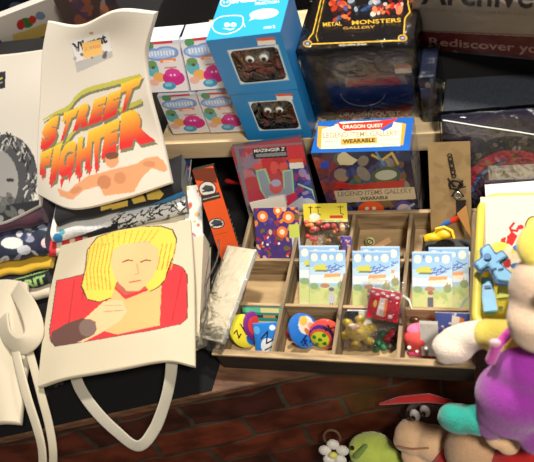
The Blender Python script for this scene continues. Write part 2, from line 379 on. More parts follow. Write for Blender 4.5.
# ---------------------------------------------------------- display counter with brick printed front
EA = np.array([-.672, .237]); EB = np.array([-.257, .373]); ED = (EB - EA) / np.linalg.norm(EB - EA); EN = np.array([ED[1], -ED[0]])   # EN points to the viewer
cnt = empty('display_counter', (-.25, .6, FL), 'shop counter with a brown board top and a dark brick patterned front', 'counter')
def prism(name, poly, z0, z1, m, parent=None, bev=0):
    bm = bmesh.new(); lo = [bm.verts.new((float(x), float(y), z0)) for x, y in poly]; f = bm.faces.new(lo)
    r = bmesh.ops.extrude_face_region(bm, geom=[f]); bmesh.ops.translate(bm, verts=[v for v in r['geom'] if isinstance(v, bmesh.types.BMVert)], vec=(0, 0, z1 - z0))
    if bev: bmesh.ops.bevel(bm, geom=bm.edges[:], offset=bev, segments=2, affect='EDGES')
    return bm_obj(name, bm, m, parent)
PL = EA - ED * .75; PR = EA + ED * 1.25
back = np.array([-EN[0], -EN[1]])
prism('countertop', [PL, PR, PR + back * .9, PL + back * .9], -.012, 0, mat('brown_board', (124, 86, 60), rough=.62, col2=(84, 56, 40), nscale=12, stretch=(2, 10, 10), coat=.0), cnt, .001)
def brick_mat():
    m = bpy.data.materials.new('brick_pattern'); m.use_nodes = True; N, L = nodes(m); B = N['Principled BSDF']
    tc = N.new('ShaderNodeTexCoord'); mp = N.new('ShaderNodeMapping'); mp.vector_type = 'POINT'
    # object space of the front panel: x along the counter, z up -> brick texture's x, y
    cx = N.new('ShaderNodeSeparateXYZ'); cb = N.new('ShaderNodeCombineXYZ'); L.new(tc.outputs['Object'], cx.inputs[0])
    nz = N.new('ShaderNodeTexNoise'); nz.inputs['Scale'].default_value = 9; nz.inputs['Detail'].default_value = 3; L.new(tc.outputs['Object'], nz.inputs['Vector'])
    def madd(a, k, off=0):
        q = N.new('ShaderNodeMath'); q.operation = 'MULTIPLY_ADD'; L.new(nz.outputs['Fac'], q.inputs[0]); q.inputs[1].default_value = k; L.new(a, q.inputs[2]); return q.outputs[0]
    L.new(madd(cx.outputs[0], .04), cb.inputs[0]); L.new(madd(cx.outputs[2], .05), cb.inputs[1])
    br = N.new('ShaderNodeTexBrick'); L.new(cb.outputs[0], br.inputs['Vector'])
    br.inputs['Color1'].default_value = (*lin((128, 60, 36)), 1); br.inputs['Color2'].default_value = (*lin((66, 34, 26)), 1); br.inputs['Mortar'].default_value = (*lin((84, 74, 60)), 1)
    br.inputs['Scale'].default_value = 1; br.inputs['Mortar Size'].default_value = .0042; br.inputs['Mortar Smooth'].default_value = .35
    br.inputs['Brick Width'].default_value = .145; br.inputs['Row Height'].default_value = .070; br.inputs['Bias'].default_value = -.1
    n2 = N.new('ShaderNodeTexNoise'); n2.inputs['Scale'].default_value = 22; n2.inputs['Detail'].default_value = 8; L.new(tc.outputs['Object'], n2.inputs['Vector'])
    mx = N.new('ShaderNodeMix'); mx.data_type = 'RGBA'; mx.blend_type = 'MULTIPLY'; rp = N.new('ShaderNodeMapRange'); rp.inputs['From Min'].default_value = .4; rp.inputs['From Max'].default_value = .62
    L.new(n2.outputs['Fac'], rp.inputs['Value']); L.new(rp.outputs[0], mx.inputs['Factor']); L.new(br.outputs['Color'], mx.inputs[6]); mx.inputs[7].default_value = (.45, .4, .38, 1)
    L.new(mx.outputs[2], B.inputs['Base Color']); B.inputs['Roughness'].default_value = .42
    bp = N.new('ShaderNodeBump'); bp.inputs['Strength'].default_value = .4; bp.inputs['Distance'].default_value = .004; bp.invert = True; L.new(br.outputs['Fac'], bp.inputs['Height']); L.new(bp.outputs[0], B.inputs['Normal'])
    return m
bf = boxobj('brick_front', 0, .004, FL, 2.0, .03, -.012, brick_mat(), None, bev=0)
bf.matrix_world = Matrix.Translation((float(PL[0]), float(PL[1]), 0)) @ Matrix.Rotation(math.atan2(ED[1], ED[0]), 4, 'Z'); bpy.context.view_layer.update(); put(bf, cnt)
body = [PL + back * .03, PR + back * .03, PR + back * .88, PL + back * .88]
prism('carcass', body, FL, -.0125, mat('counter_black', (22, 20, 20), rough=.7), cnt)
# black cloth on the left counter, extended behind the tray as the shelf's shade
c0 = PL + EN * .0006; i212 = at(212, 394, 0)[:2]
k = float((i212 - EA) @ ED); P1 = EA + ED * k
bl = prism('black_cover_and_shade', [c0 + back * .004, P1 + back * .003, np.array([-.378, .40]), np.array([-.380, .607]), np.array([.21, .607]), np.array([.21, .95]), c0 + back * .85], .0001, .0005, mat('black_cover_shade', (5, 5, 6), rough=1.0, bump=.2, bscale=90))
tag(bl, 'flat black cover under the tote bags, extended behind the tray as painted shade', 'table cover')
# low ledge in front of the counter that carries the plush toys
LZ = -.30
lf = [EA + ED * .42 + EN * .002, EA + ED * 1.15 + EN * .002, EA + ED * 1.15 + EN * .42, EA + ED * .42 + EN * .42]
lg = empty('low_bench', (.05, .25, FL), 'low dark wooden bench under the plush toys in front of the counter', 'bench')
prism('bench_top', lf, LZ - .02, LZ, mat('dark_bench', (58, 34, 24), rough=.5, noise=.3, nscale=9), lg, .001)
for q in lf:
    q = q + (sum(lf) / 4 - q) * .12; boxobj('leg', q[0] - .018, q[1] - .018, FL, q[0] + .018, q[1] + .018, LZ - .02, MATS['dark_bench'], lg)

# ---------------------------------------------------------- light wooden shelf board on blocks
SZ = .125; SY = .668
sh = empty('raised_shelf', (-.18, SY + .14, 0), 'pale wooden shelf board raised behind the compartment tray, carrying boxed toys', 'shelf')
boxobj('board', -.515, SY, SZ - .033, .22, SY + .3, SZ, mat('pale_wood', (232, 208, 168), rough=.55, col2=(214, 186, 142), nscale=7, stretch=(1, 12, 12)), sh, .001)
for x in (-.50, .0, .19): boxobj('support', x, SY + .09, 0, x + .018, SY + .28, SZ - .033, mat('black_board', (20, 18, 20), rough=.7), sh)

# ============================================================ boxes on the shelf
STK = (244, 240, 232)
def sticker(cv, px, orange=(232, 96, 50)):
    """small price sticker with an orange top band; px = corners BL BR TR TL"""
    q = np.array(px, float); cv.poly(q, STK); m1 = q[3] + (q[0] - q[3]) * .38; m2 = q[2] + (q[1] - q[2]) * .38; cv.poly([m1, m2, q[2], q[3]], orange)
BLUE = (34, 138, 206); LBLUE = (40, 162, 222)
def toy_figure(f, x, y, w, h, label, cols):
    e = empty('toy_figure', f(x + w / 2, y, 0.012), label, 'toy')
    c = lambda a, b, d=0: f(x + a * w, y + d, b * h + .012)
    fuse('body', [('e', c(.5, .3), (w * .4, .016, h * .34))], mat('toy_' + cols[0], TOYC[cols[0]], rough=.35, noise=.1), e, .002)
    fuse('head', [('e', c(.5, .7, -.004), (w * .34, .019, h * .26))], mat('toy_' + cols[1], TOYC[cols[1]], rough=.35), e, .002)
    for sx in (.32, .68):
        ey_ = fuse('eye', [('e', c(sx, .74, -.021), (w * .15, .006, w * .15))], mat('toy_eye_white', (232, 232, 226), rough=.3), e, .0015, 2)
        fuse('pupil', [('e', c(sx + .02, .74, -.0275), (w * .06, .0022, w * .06))], mat('toy_dark', (25, 22, 22), rough=.3), ey_, .0009, 1)
        fuse('arm', [('c', c(.5 + (sx - .5) * 2.2, .45, -.008), c(.5 + (sx - .5) * 2.6, .16, -.014), .007, .006)], mat('toy_' + cols[2], TOYC[cols[2]], rough=.4), e, .002)
    fuse('mouth_band', [('e', c(.55, .5, -.018), (w * .3, .006, h * .06))], mat('toy_' + cols[2], TOYC[cols[2]], rough=.4), e, .0015)
    return e
TOYC = dict(red=(200, 46, 36), grey=(150, 142, 134), brown=(150, 112, 88), tan=(206, 180, 148), green=(70, 80, 60))
def blue_box(z, x, y, w, d, h, yaw, label, upper):
    f = upright(x, y, z, yaw); e = empty('figure_box', f(w / 2, d / 2, 0), label, 'box', 'blue figure boxes')
    fr = Canvas(w, h, BLUE, .0007, f.quad_front(w, h)); tp = None
    wx0, wx1, wz0, wz1 = w * .25, w * .9, h * .2, h * .78
    if not upper: wx0, wx1, wz0, wz1 = w * .25, w * .86, h * .22, h * .8
    # pale outline round the window opening
    H0 = fr.H; fr.H = None
    for o_, c_ in ((.0022, (150, 200, 232)), (.0012, (230, 238, 240))): fr.rect(wx0 - o_, wz0 - o_, wx1 + o_, wz1 + o_, c_)
    fr.H = H0
    if upper: sticker(fr, [(258, 45.5), (276, 44.5), (274.5, 37), (256.5, 38.5)])
    else: sticker(fr, [(277, 100), (293, 99.5), (292, 93.5), (275.5, 94)])
    if upper:
        tp = Canvas(w, d, LBLUE, .0005, f.quad_top(w, d, h)); wt = (240, 248, 252)
        # rounded face emblem and speech bubble
        pts = [(212, 27), (214, 21), (222, 16.5), (238, 15.5), (243, 18), (242, 26), (236, 31), (226, 34), (216, 32), (212, 27)]
        tp.line(catmull(np.c_[pts, np.zeros(len(pts))], 40)[:, :2], .0009 * 0 + .0011, wt) if False else None
        q = [tuple(p) for p in catmull(np.c_[np.array(pts), np.zeros(len(pts))], 50)[:, :2]]
        for a, b in zip(q[:-1], q[1:]):
            n = np.array([b[1] - a[1], a[0] - b[0]]); n = n / (np.linalg.norm(n) + 1e-9) * .38; tp.poly([a + n, b + n, b - n, a - n], wt)
        for ex_ in (227, 233.5): tp.ell(ex_, 24.8, 2.8, 2.2, wt); tp.ell(ex_, 24.9, 1.1, .9, LBLUE)
        tp.poly([(222, 28), (230, 30.2), (236, 28.2), (230, 29)], wt)
        for a in ((208, 27, 210, 30), (243, 23, 245.5, 27)): tp.poly([(a[0], a[1]), (a[0] + 1, a[1]), (a[2], a[3]), (a[2] - 1, a[3])], wt)
        tp.ell(264, 13.8, 14.5, 5, wt, -.12); tp.poly([(252, 17), (249, 21), (257, 17.5)], wt)
        tp.text('SECRET', 253, 14.6, 274, 12, 2.6, (205, 170, 130)); tp.text('SELECT', 255, 18, 274, 15.6, 2.4, (205, 170, 130))
        tp.text('SMILE SLIME', 231, 3.6, 284, -1.5, 7, wt, .05); tp.text('SELECTION', 255, 5, 279, 2.8, 2.6, wt)
        tp.ell(225.5, 2.5, 5.5, 4, wt, -.1); tp.ell(225.5, 2.6, 4.6, 3.1, LBLUE, -.1); tp.ell(224, 2.4, 1, .9, wt); tp.ell(227.3, 2.2, 1, .9, wt)
        tp.text('mini 2', 264, 28.8, 275, 27.8, 2.8, wt)
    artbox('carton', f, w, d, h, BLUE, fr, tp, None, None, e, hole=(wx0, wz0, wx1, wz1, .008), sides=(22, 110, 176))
    boxobj('window_tray', wx0 - .004, .03, wz0 - .006, wx1 + .004, .032, wz1 + .006, mat('window_backing', (66, 60, 58), rough=.7), e, 0, f.M())
    bm = bmesh.new(); add_box(bm, wx0, .0012, wz0, wx1, .0016, wz1, f.M()); bm_obj('window_film', bm, FILM, e)
    return f, (wx0, wx1, wz0, wz1)
f1, wn = blue_box(SZ, -.3700, .6690, .0965, .085, .0892, 0, 'lower blue cardboard figure box on the shelf, carrying the other blue box', False)
f2, wn2 = blue_box(SZ + .0896, -.3702, .6665, .0975, .085, .0912, .033, 'upper blue figure box with white face outline and speech bubble on its lid', True)
for f, wq, lb, cc in ((f1, wn, 'small goggle-eyed toy behind the window of the lower blue box', ('brown', 'tan', 'red')), (f2, wn2, 'small goggle-eyed red toy behind the window of the upper blue box', ('red', 'grey', 'red'))):
    toy_figure(f, wq[0] + .006, .026, wq[1] - wq[0] - .012, wq[3] - .010 - .004, lb, cc)

# ---- black collectors' box in clear wrap
f = upright(-.2705, .700, SZ); w, d, h = .147, .124, .1248
fr = Canvas(w, h, (26, 26, 30), .0008, f.quad_front(w, h)); tp = Canvas(w, d, (24, 20, 22), .0006, f.quad_top(w, d, h))
fr.poly([(316, 58), (412, 56), (417, 122), (326, 126)], (40, 44, 50)); fr.poly([(330, 88), (412, 84), (416, 110), (334, 112)], (22, 58, 120))
fr.blobs(60, (318, 60, 410, 84), (2, 7), [(52, 50, 50), (70, 66, 60), (34, 34, 38), (88, 82, 74)], .7, 4)
fr.poly([(345, 78), (404, 74), (408, 84), (345, 87)], (120, 112, 100))
fr.poly([(347, 85), (351, 80), (356, 83), (362, 79.5), (375, 81), (395, 77), (402, 80), (398, 85), (375, 84.5), (355, 87)], (150, 40, 36))
fr.poly([(329, 107), (336, 112), (344, 109), (372, 111), (404, 105), (414, 106), (408, 116), (400, 121), (372, 116), (350, 120), (340, 118)], (176, 44, 38))
fr.text('DRAGON QUEST', 340, 117.5, 400, 116, 5, (226, 220, 205)); fr.blobs(24, (330, 108, 412, 122), (1, 3), [(200, 190, 170), (120, 40, 36), (60, 50, 46)], .6, 8)
t = np.linspace(math.pi * .02, math.pi * .98, 26); arc = np.c_[363 + 22 * np.cos(t), 93 + 12.5 * np.sin(t)]
for a, b in zip(arc[:-1], arc[1:]): fr.poly([a, b, b + [0, .8], a + [0, .8]], (222, 226, 228))
sticker(fr, [(395, 73.5), (412, 72.5), (411, 65), (394, 66)])
gold = (222, 178, 62)
def pline(cv, pts, wd, col, closed=False):
    pts = [np.array(p, float) for p in pts]
    for a, b in zip(pts[:-1], pts[1:]):
        n = np.array([b[1] - a[1], a[0] - b[0]]); n = n / (np.linalg.norm(n) + 1e-9) * wd / 2; e_ = (b - a) / (np.linalg.norm(b - a) + 1e-9) * wd * .3; cv.poly([a + n - e_, b + n + e_, b - n + e_, a - n - e_], col)
pline(tp, [(322, -5), (318, 12), (313, 33), (309, 38), (308, 42), (312, 44), (400, 40.5), (404, 38), (404, 30), (405, 18), (410, 12), (408, 4), (408, -6)], 1.3, gold)
pline(tp, [(325, -5), (316, 36), (318, 41)], .7, gold)
for c_ in ((307.5, 43.5), (402.5, 38)):
    tp.ell(*c_, 4.6, 3.4, gold); tp.ell(*c_, 3.4, 2.4, (40, 34, 60)); tp.ell(*c_, 2, 1.3, (150, 160, 200))
tp.text('METAL', 323, 26.5, 342, 25.5, 4, gold); tp.text('MONSTERS', 352, 24.8, 401, 22, 4.2, gold); tp.text('GALLERY', 343, 29.5, 375, 28, 2.6, (190, 150, 70)); tp.text('SQUARE ENIX', 339, 46.4, 367, 45.2, 2.1, (225, 220, 205))
tp.blobs(26, (330, -4, 350, 20), (1.5, 4), [(190, 60, 34), (226, 120, 60), (90, 30, 26), (60, 90, 120)], .8, 2)
tp.blobs(26, (372, 0, 402, 16), (1.5, 4), [(196, 50, 34), (230, 130, 80), (120, 30, 26), (210, 200, 190)], .8, 3)
tp.blobs(14, (345, -4, 380, 12), (1.5, 4), [(60, 90, 140), (180, 190, 200), (40, 60, 90)], .6, 5)
mb = empty('collectors_box', f(w / 2, d / 2, 0), 'large black box', 'box')
mb['label'] = 'large black box with gold framed lid in shiny clear wrap on the shelf'
artbox('carton', f, w, d, h, (24, 24, 28), fr, tp, None, GLOSSP, mb); wrap('clear_wrap', f, w, d, h, mb, .002)

# ---- stacked candy packs with jelly pictures
def candy_art(w, h):
    c = Canvas(w, h, (226, 220, 222), .0006); X, Y = w, h
    c.rect(0, .93 * Y, X, Y, (196, 210, 226)); c.rect(.28 * X, .95 * Y, .85 * X, Y, (206, 60, 66)); c.ell(.22 * X, .93 * Y, .12 * X, .08 * Y, (88, 150, 100))
    for a in ((.3, .76, .28, .11), (.62, .78, .3, .12), (.45, .72, .38, .1), (.8, .77, .15, .1)): c.ell(a[0] * X, a[1] * Y, a[2] * X, a[3] * Y, (126, 156, 214))
    for a in ((.3, .76, .23, .07), (.62, .78, .25, .08), (.45, .73, .33, .06)): c.ell(a[0] * X, a[1] * Y, a[2] * X, a[3] * Y, (170, 196, 236))
    for i in range(9): c.rect((.16 + i * .078) * X, (.71 + (i % 2) * .02) * Y, (.2 + i * .078) * X, .81 * Y, (226, 236, 248))
    c.poly([(.42 * X, .58 * Y), (.84 * X, .6 * Y), (.84 * X, .66 * Y), (.42 * X, .64 * Y)], (240, 140, 70)); c.rect(.5 * X, .6 * Y, .76 * X, .625 * Y, (250, 226, 200)); c.rect(.5 * X, .46 * Y, .82 * X, .5 * Y, (196, 150, 130))
    c.ell(.17 * X, .46 * Y, .17 * X, .15 * Y, (96, 178, 190)); c.ell(.18 * X, .56 * Y, .14 * X, .08 * Y, (110, 150, 96)); c.ell(.2 * X, .5 * Y, .05 * X, .03 * Y, (90, 80, 70))
    c.ell(.3 * X, .3 * Y, .16 * X, .1 * Y, (232, 172, 92)); c.ell(.14 * X, .2 * Y, .13 * X, .07 * Y, (226, 176, 160)); c.ell(.68 * X, .27 * Y, .29 * X, .15 * Y, (200, 40, 132)); c.ell(.68 * X, .37 * Y, .2 * X, .09 * Y, (214, 60, 150)); c.ell(.62 * X, .33 * Y, .03 * X, .02 * Y, (246, 210, 230)); c.ell(.72 * X, .33 * Y, .03 * X, .02 * Y, (246, 210, 230))
    c.ell(.52 * X, .12 * Y, .18 * X, .08 * Y, (66, 148, 186)); c.ell(.5 * X, .14 * Y, .1 * X, .04 * Y, (120, 190, 214)); return c
def candy_pack(f, w, d, h, label):
    e = empty('candy_pack', f(w / 2, d / 2, 0), label, 'candy pack', 'candy packs in two tiers on the shelf'); side = Canvas(d, h, (206, 208, 218), .0015); side.ell(d / 2, h * .3, d * .3, h * .1, (90, 160, 190)); side.rect(0, h * .7, d, h * .84, (150, 176, 220))
    artbox('carton', f, w, d, h, (216, 214, 220), candy_art(w, h), None, side, PRINT, e)
    g = Frame(f(w * .02, .001, h), f.ex, f.ez * .45 + f.ey * .9); boxobj('top_flap', 0, 0, 0, w * .96, .0012, .03, mat('pack_flap', (200, 206, 220), rough=.5), e, 0, g.M())
def tilted(x, y, z, yaw, tilt): u_ = upright(x, y, z, yaw); return Frame(u_.O, u_.ex, u_.ez * math.cos(tilt) + u_.ey * math.sin(tilt))
candy_pack(tilted(-.494, .684, SZ + .005, 0, .12), .0610, .040, .070, 'jelly candy pack at lower left, nearest the white printed shirt')
candy_pack(tilted(-.431, .683, SZ + .005, 0, .12), .0570, .040, .070, 'jelly candy pack at lower right, beside the lower blue box')
candy_pack(tilted(-.501, .694, SZ + .080, -.03, .42), .0600, .016, .072, 'jelly candy pack in the upper tier, beside the white printed shirt')
candy_pack(tilted(-.437, .692, SZ + .080, .02, .42), .0600, .016, .072, 'jelly candy pack in the upper tier, beside the upper blue box')

# ---- boxes at the right
rb = boxobj('black_case', -.122, .765, SZ, .20, .93, SZ + .062, mat('black_felt', (14, 14, 16), rough=.9), None, .003)
tag(rb, 'matt black case on the shelf under the white and dark red box', 'case')
fp = boxobj('felt_board', -.098, .680, SZ, .19, .7745, SZ + .006, mat('grey_felt', (50, 55, 66), rough=.95, noise=.35, nscale=300, bump=.5, bscale=500), None, .002)
tag(fp, 'flat dark grey felt board lying at the front of the shelf', 'board')
aq = at(418, 48.5, SZ + .0625); f = upright(aq[0], aq[1], SZ + .0625, -.27); w, d, h = .215, .12, .0885
fr = Canvas(w, h, (196, 184, 172), .0006, f.quad_front(w, h))
fr.poly([(405, 31), (560, 38), (560, 75), (405, 62)], (120, 24, 28)); fr.poly([(405, 29.5), (560, 35.5), (560, 37), (405, 31)], (170, 120, 108))
tp = Canvas(w, d, (190, 180, 170), .002)
fr.textq('Rediscover your world', [(429, 47.5), (606, 61), (606, 49), (429, 37.5)], (216, 176, 168), .015)
fr.textq('Archives', [(421, 4.6), (546, 9.5), (548, -18), (423, -21)], (38, 34, 38), .02)
fr.textq('OFFICIAL COLLECTION OF RARE DESIGN', [(424, 11), (534, 16), (534, 13), (424, 8)], (150, 132, 120), 0)
ab = empty('archive_box', f(w / 2, d / 2, 0), 'white box with dark red lower band and large lettering, in clear wrap, on black case', 'box')
artbox('carton', f, w, d, h, (120, 24, 28), fr, tp, None, PRINT, ab, sides=(60, 20, 26)); wrap('clear_wrap', f, w, d, h, ab, .002)
# narrow dark blue wrapped pack between the black box and the felt board
f = upright(-.121, .690, SZ, 0); w, d, h = .020, .06, .075
fr = Canvas(w, h, (18, 26, 52), .001); fr.rect(0, h * .55, w * .6, h * .8, (60, 90, 150)); fr.poly([(w * .2, 0), (w * .5, 0), (w * .9, h), (w * .7, h)], (90, 100, 130)); fr.ell(w * .5, h * .85, w * .2, h * .06, (200, 190, 190))
nb = empty('narrow_pack', f(w / 2, d / 2, 0), 'narrow dark blue wrapped pack standing between black box and felt board', 'pack'); artbox('carton', f, w, d, h, (18, 24, 44), fr, None, None, GLOSSP, nb); wrap('clear_wrap', f, w, d, h, nb, .0015)

# ============================================================ things standing on the counter behind the tray
f = upright(-.2575, .6085, .0, -.0076); w, d, h = .1275, .058, .158
fr = Canvas(w, h, (28, 30, 62), .0007, f.quad_front(w, h)); tp = Canvas(w, d, (26, 96, 186), .0005, f.quad_top(w, d, h)); rt = Canvas(d, h, (170, 160, 152), .001)
cream = (240, 226, 196)
tp.poly([(318, 126), (333, 127), (335, 124), (385, 121), (403, 123), (406, 124), (403, 145), (320, 149), (317, 146)], (212, 160, 60)); tp.poly([(322, 129), (334, 126), (340, 122), (390, 120), (397, 123), (402, 124), (400, 146), (321, 149)], cream)
tp.poly([(337, 122), (342, 124), (352, 123), (378, 121), (392, 119), (399, 117.5), (390, 124), (384, 129), (366, 130), (345, 131), (340, 128)], (206, 52, 40)); tp.text('DRAGON QUEST', 343, 129.5, 383, 127.6, 4.2, (250, 232, 214)); tp.poly([(380, 129.5), (394, 121), (392, 127), (384, 131)], (60, 90, 180))
tp.text('LEGEND ITEMS GALLERY', 323, 138.2, 398, 135.4, 5.2, (150, 134, 112), .01); tp.poly([(341, 139), (377, 137), (377, 143), (341, 145)], (200, 160, 70)); tp.text('WEARABLE', 343, 143.6, 375, 141.8, 4, (50, 36, 24), .03)
for y in (141.5, 147): pline(tp, [(325, y), (338, y - .5)], .6, (170, 150, 130)); pline(tp, [(380, y - 2), (395, y - 2.6)], .6, (170, 150, 130))
fr.blobs(46, (316, 154, 345, 200), (4, 9), [(150, 52, 44), (90, 44, 60), (180, 90, 70), (40, 40, 90)], .7, 11)
fr.blobs(60, (340, 156, 405, 215), (3, 9), [(36, 62, 140), (70, 80, 130), (130, 100, 60), (30, 34, 70), (60, 110, 90), (160, 150, 130)], .7, 12)
fr.ell(325, 165, 5, 4, (40, 70, 190)); fr.poly([(338, 155), (344, 151), (352, 157), (358, 160), (352, 165), (340, 165), (337, 160)], (226, 214, 170)); fr.ell(386, 175, 15, 8, (70, 96, 70), -.1); fr.ell(386, 175, 11, 5, (190, 196, 180), -.1)
pline(fr, [(372, 155), (382, 160), (392, 153), (398, 164)], 2.4, (214, 176, 60)); pline(fr, [(376, 152), (384, 165)], 2, (80, 150, 190))
fr.poly([(334, 188), (338, 181), (352, 185), (378, 182), (405, 180), (402, 190), (370, 191)], (186, 40, 40)); fr.poly([(334, 191), (414, 187), (416, 199), (337, 203)], (214, 200, 170)); fr.text('LEGEND ITEMS GALLERY', 338, 196.5, 412, 192.8, 4.6, (120, 104, 84), .01); fr.text('WEARABLE', 360, 200.5, 388, 199, 3.4, (60, 40, 30), .03)
fr.ell(371, 210, 13, 9, (240, 92, 34)); fr.ell(367, 208.5, 2, 1.6, (240, 240, 230)); fr.ell(374, 208.3, 2, 1.6, (240, 240, 230)); fr.ell(404, 210, 10, 9, (70, 66, 150)); fr.ell(404, 210, 7, 6, (210, 190, 200)); pline(fr, [(392, 216), (414, 204)], 2.2, (170, 180, 196))
rt.blobs(40, (0, 0, d, h), (.003, .008), [(130, 122, 130), (190, 180, 168), (90, 80, 100), (196, 150, 120)], .7, 5); rt.rect(0, h * .88, d, h, (24, 80, 160)); rt.rect(d * .2, h * .08, d * .8, h * .25, (210, 205, 195)); rt.rect(d * .2, h * .3, d * .7, h * .34, (170, 40, 50))
q = empty('figure_box', f(w / 2, d / 2, 0), 'blue box with cream lid panel and red lettering standing behind the tray', 'box'); artbox('carton', f, w, d, h, (26, 70, 150), fr, tp, rt, GLOSSP, q)

# ---- robot comic case, leaning back
BL = at(251, 222, .022); BR = at(320, 216, .022); BR = BL + (BR - BL); f, w, h = from3(at(250.5, 221, .030), at(319, 213, .034), at(234, 147, .137)); w = .104
f.O = f.O - f.ez * .03; h += .03
if f.O[2] < .0005: f.O = f.O + np.array([0, 0, .0005 - f.O[2]])
fr = Canvas(w, h, (176, 70, 82), .0006, f.quad_front(w, h))
fr.poly([(234, 147), (306, 142), (320, 222), (250, 224)], (190, 70, 78)); fr.blobs(50, (238, 152, 268, 175), (3, 8), [(204, 120, 124), (150, 130, 150), (90, 96, 130), (176, 60, 70)], .7, 21)
fr.poly([(286, 160), (305, 158), (318, 210), (300, 212)], (60, 62, 140)); fr.blobs(30, (288, 170, 312, 196), (2, 5), [(80, 90, 180), (150, 60, 110), (170, 150, 190), (50, 50, 120)], .8, 22)
fr.poly([(287, 146), (304, 145), (309, 165), (290, 167)], (216, 58, 66)); fr.blobs(26, (254, 158, 284, 172), (3, 6), [(206, 54, 60), (226, 90, 80), (180, 50, 60)], .9, 23)
fr.ell(256, 194, 8, 5, (206, 60, 76)); fr.ell(254, 207, 8, 6, (60, 50, 120)); fr.ell(253, 207, 4, 3, (176, 44, 80)); fr.poly([(246, 196), (262, 180), (272, 200), (262, 222), (250, 222)], (196, 62, 84))
# generic metal robot bust: raised horn plates, round visor head, broad chest
gr = (150, 214, 160)
for o_, c_ in ((1.6, gr), (0, (150, 160, 176))):
    fr.poly([(257 - o_, 172 - o_), (264 + o_, 170 - o_), (272 + o_, 190), (285 - o_, 188), (284 - o_, 172 - o_), (291 + o_, 171 - o_), (293 + o_, 196), (284, 203 + o_), (270, 204 + o_), (262 - o_, 190)], c_)
fr.ell(276, 187, 6.5, 7, (212, 96, 96)); fr.ell(276, 183, 5, 3.6, (176, 176, 206)); fr.poly([(268, 196), (286, 194), (286, 204), (270, 206)], (200, 204, 214)); fr.text('OOO', 273, 202, 283, 201.4, 3, (60, 70, 80))
fr.poly([(286, 196), (296, 192), (300, 206), (290, 212)], (206, 46, 84)); fr.ell(306, 206, 13, 11, (70, 80, 160)); fr.ell(307, 206, 9, 8, (196, 200, 210)); fr.poly([(288, 206), (302, 196), (312, 214), (300, 224), (286, 222)], (186, 190, 204)); pline(fr, [(298, 184), (312, 190), (318, 206)], 1.6, gr)
fr.poly([(252.5, 149), (286, 146.6), (287.5, 157), (254, 159)], (36, 36, 40)); fr.text('MAZINGER Z', 254, 152.6, 285, 150.4, 3.2, (236, 236, 232), .03); fr.poly([(255.5, 154), (286, 151.8), (286.6, 155.6), (256, 157.4)], (140, 140, 146))
sticker(fr, [(290, 169), (304, 168), (302.5, 158.5), (288.5, 159.5)]); fr.poly([(234, 147), (238, 147), (253, 222), (250, 222)], (132, 128, 134)); fr.poly([(234, 147), (306, 142), (306, 144), (234, 149)], (150, 120, 128))
q = empty('comic_case', f(w / 2, .01, 0), 'red comic case with a metal robot on the cover leaning behind the tray', 'book'); artbox('case', f, w, .012, h, (120, 112, 118), fr, None, None, GLOSSP, q)

# ---- two dark red trinkets lying in the gap left of the comic case
def red_leaf(name, pts, r, label):
    o = fuse(name, [('c', at(*pts[0]), at(*pts[1]), r, r * .5)], mat('dark_red_vinyl', (170, 30, 26), rough=.35), None, .002); tag(o, label, 'trinket')
red_leaf('red_ribbon', [(227, 181, .05), (241, 184, .05)], .0045, 'small red ribbon end in the dark gap left of the robot comic')
# ---- brown card with a metal key charm
f, w, h = from3(at(430.5, 216, .045), at(474, 216, .045), at(430, 143, .130)); f.O = f.O - f.ez * .040; h += .040; w = .053
f.O[2] = max(f.O[2], .001)
fr = Canvas(w, h, (150, 124, 84), .0006, f.quad_front(w, h)); fr.blobs(40, (428, 140, 478, 215), (3, 9), [(158, 132, 92), (138, 112, 74), (128, 104, 70)], .5, 31); fr.rect(456, 200, 466, 216, (36, 32, 30)); fr.line(fr.tf([(430, 150), (476, 158)]), .0, (0, 0, 0)) if False else None
kc = empty('charm_card', f(w / 2, 0, 0), 'brown paper card with a dark metal chain charm standing behind the tray', 'card'); artbox('card', f, w, .003, h, (140, 116, 80), fr, None, None, PRINT, kc)
def on_front(fr_, f_, px, off):
    p = fr_.tf([px])[0]; return f_(p[0], -off, p[1])
dk = mat('dark_metal', (60, 54, 50), rough=.35, metallic=.8)
def link(name, pts, r, m, parent, closed=False):
    c = bpy.data.curves.new(name, 'CURVE'); c.dimensions = '3D'; c.bevel_depth = r; c.bevel_resolution = 2; s = c.splines.new('POLY'); s.points.add(len(pts) - 1); s.use_cyclic_u = closed
    for p, v in zip(s.points, pts): p.co = (*[float(k) for k in v], 1)
    o = bpy.data.objects.new('t', c); COL.objects.link(o); bpy.context.view_layer.update(); me = bpy.data.meshes.new_from_object(o.evaluated_get(bpy.context.evaluated_depsgraph_get())); bpy.data.objects.remove(o); me.materials.clear(); return obj(name, me, m, parent, True)
def ring(c, r, f_, rr=1.0, n=14): return [f_.O * 0 + c + f_.ex * (r * math.cos(2 * math.pi * i / n)) + f_.ez * (r * rr * math.sin(2 * math.pi * i / n)) for i in range(n)]
for i in range(7):
    t_ = i / 6; link('chain_link', ring(on_front(fr, f, (450 + 4 * t_, 155 + 20 * t_), .002), .0026, f, 1.5 if i % 2 else .9), .0007, dk, kc, True)
bmk = [ring(on_front(fr, f, (456, 184), .002), .008, f, .7), ]
link('charm', bmk[0], .0016, dk, kc, True)
for a, b in (((448, 178), (464, 196)), ((463, 180), (452, 196)), ((450, 188), (466, 186))): link('charm_blade', [on_front(fr, f, a, .002), on_front(fr, f, b, .002)], .0011, dk, kc)
link('charm_pendant', ring(on_front(fr, f, (458, 195), .002), .0038, f, 1.1), .0018, mat('bright_metal', (180, 176, 170), rough=.25, metallic=.9), kc, True)

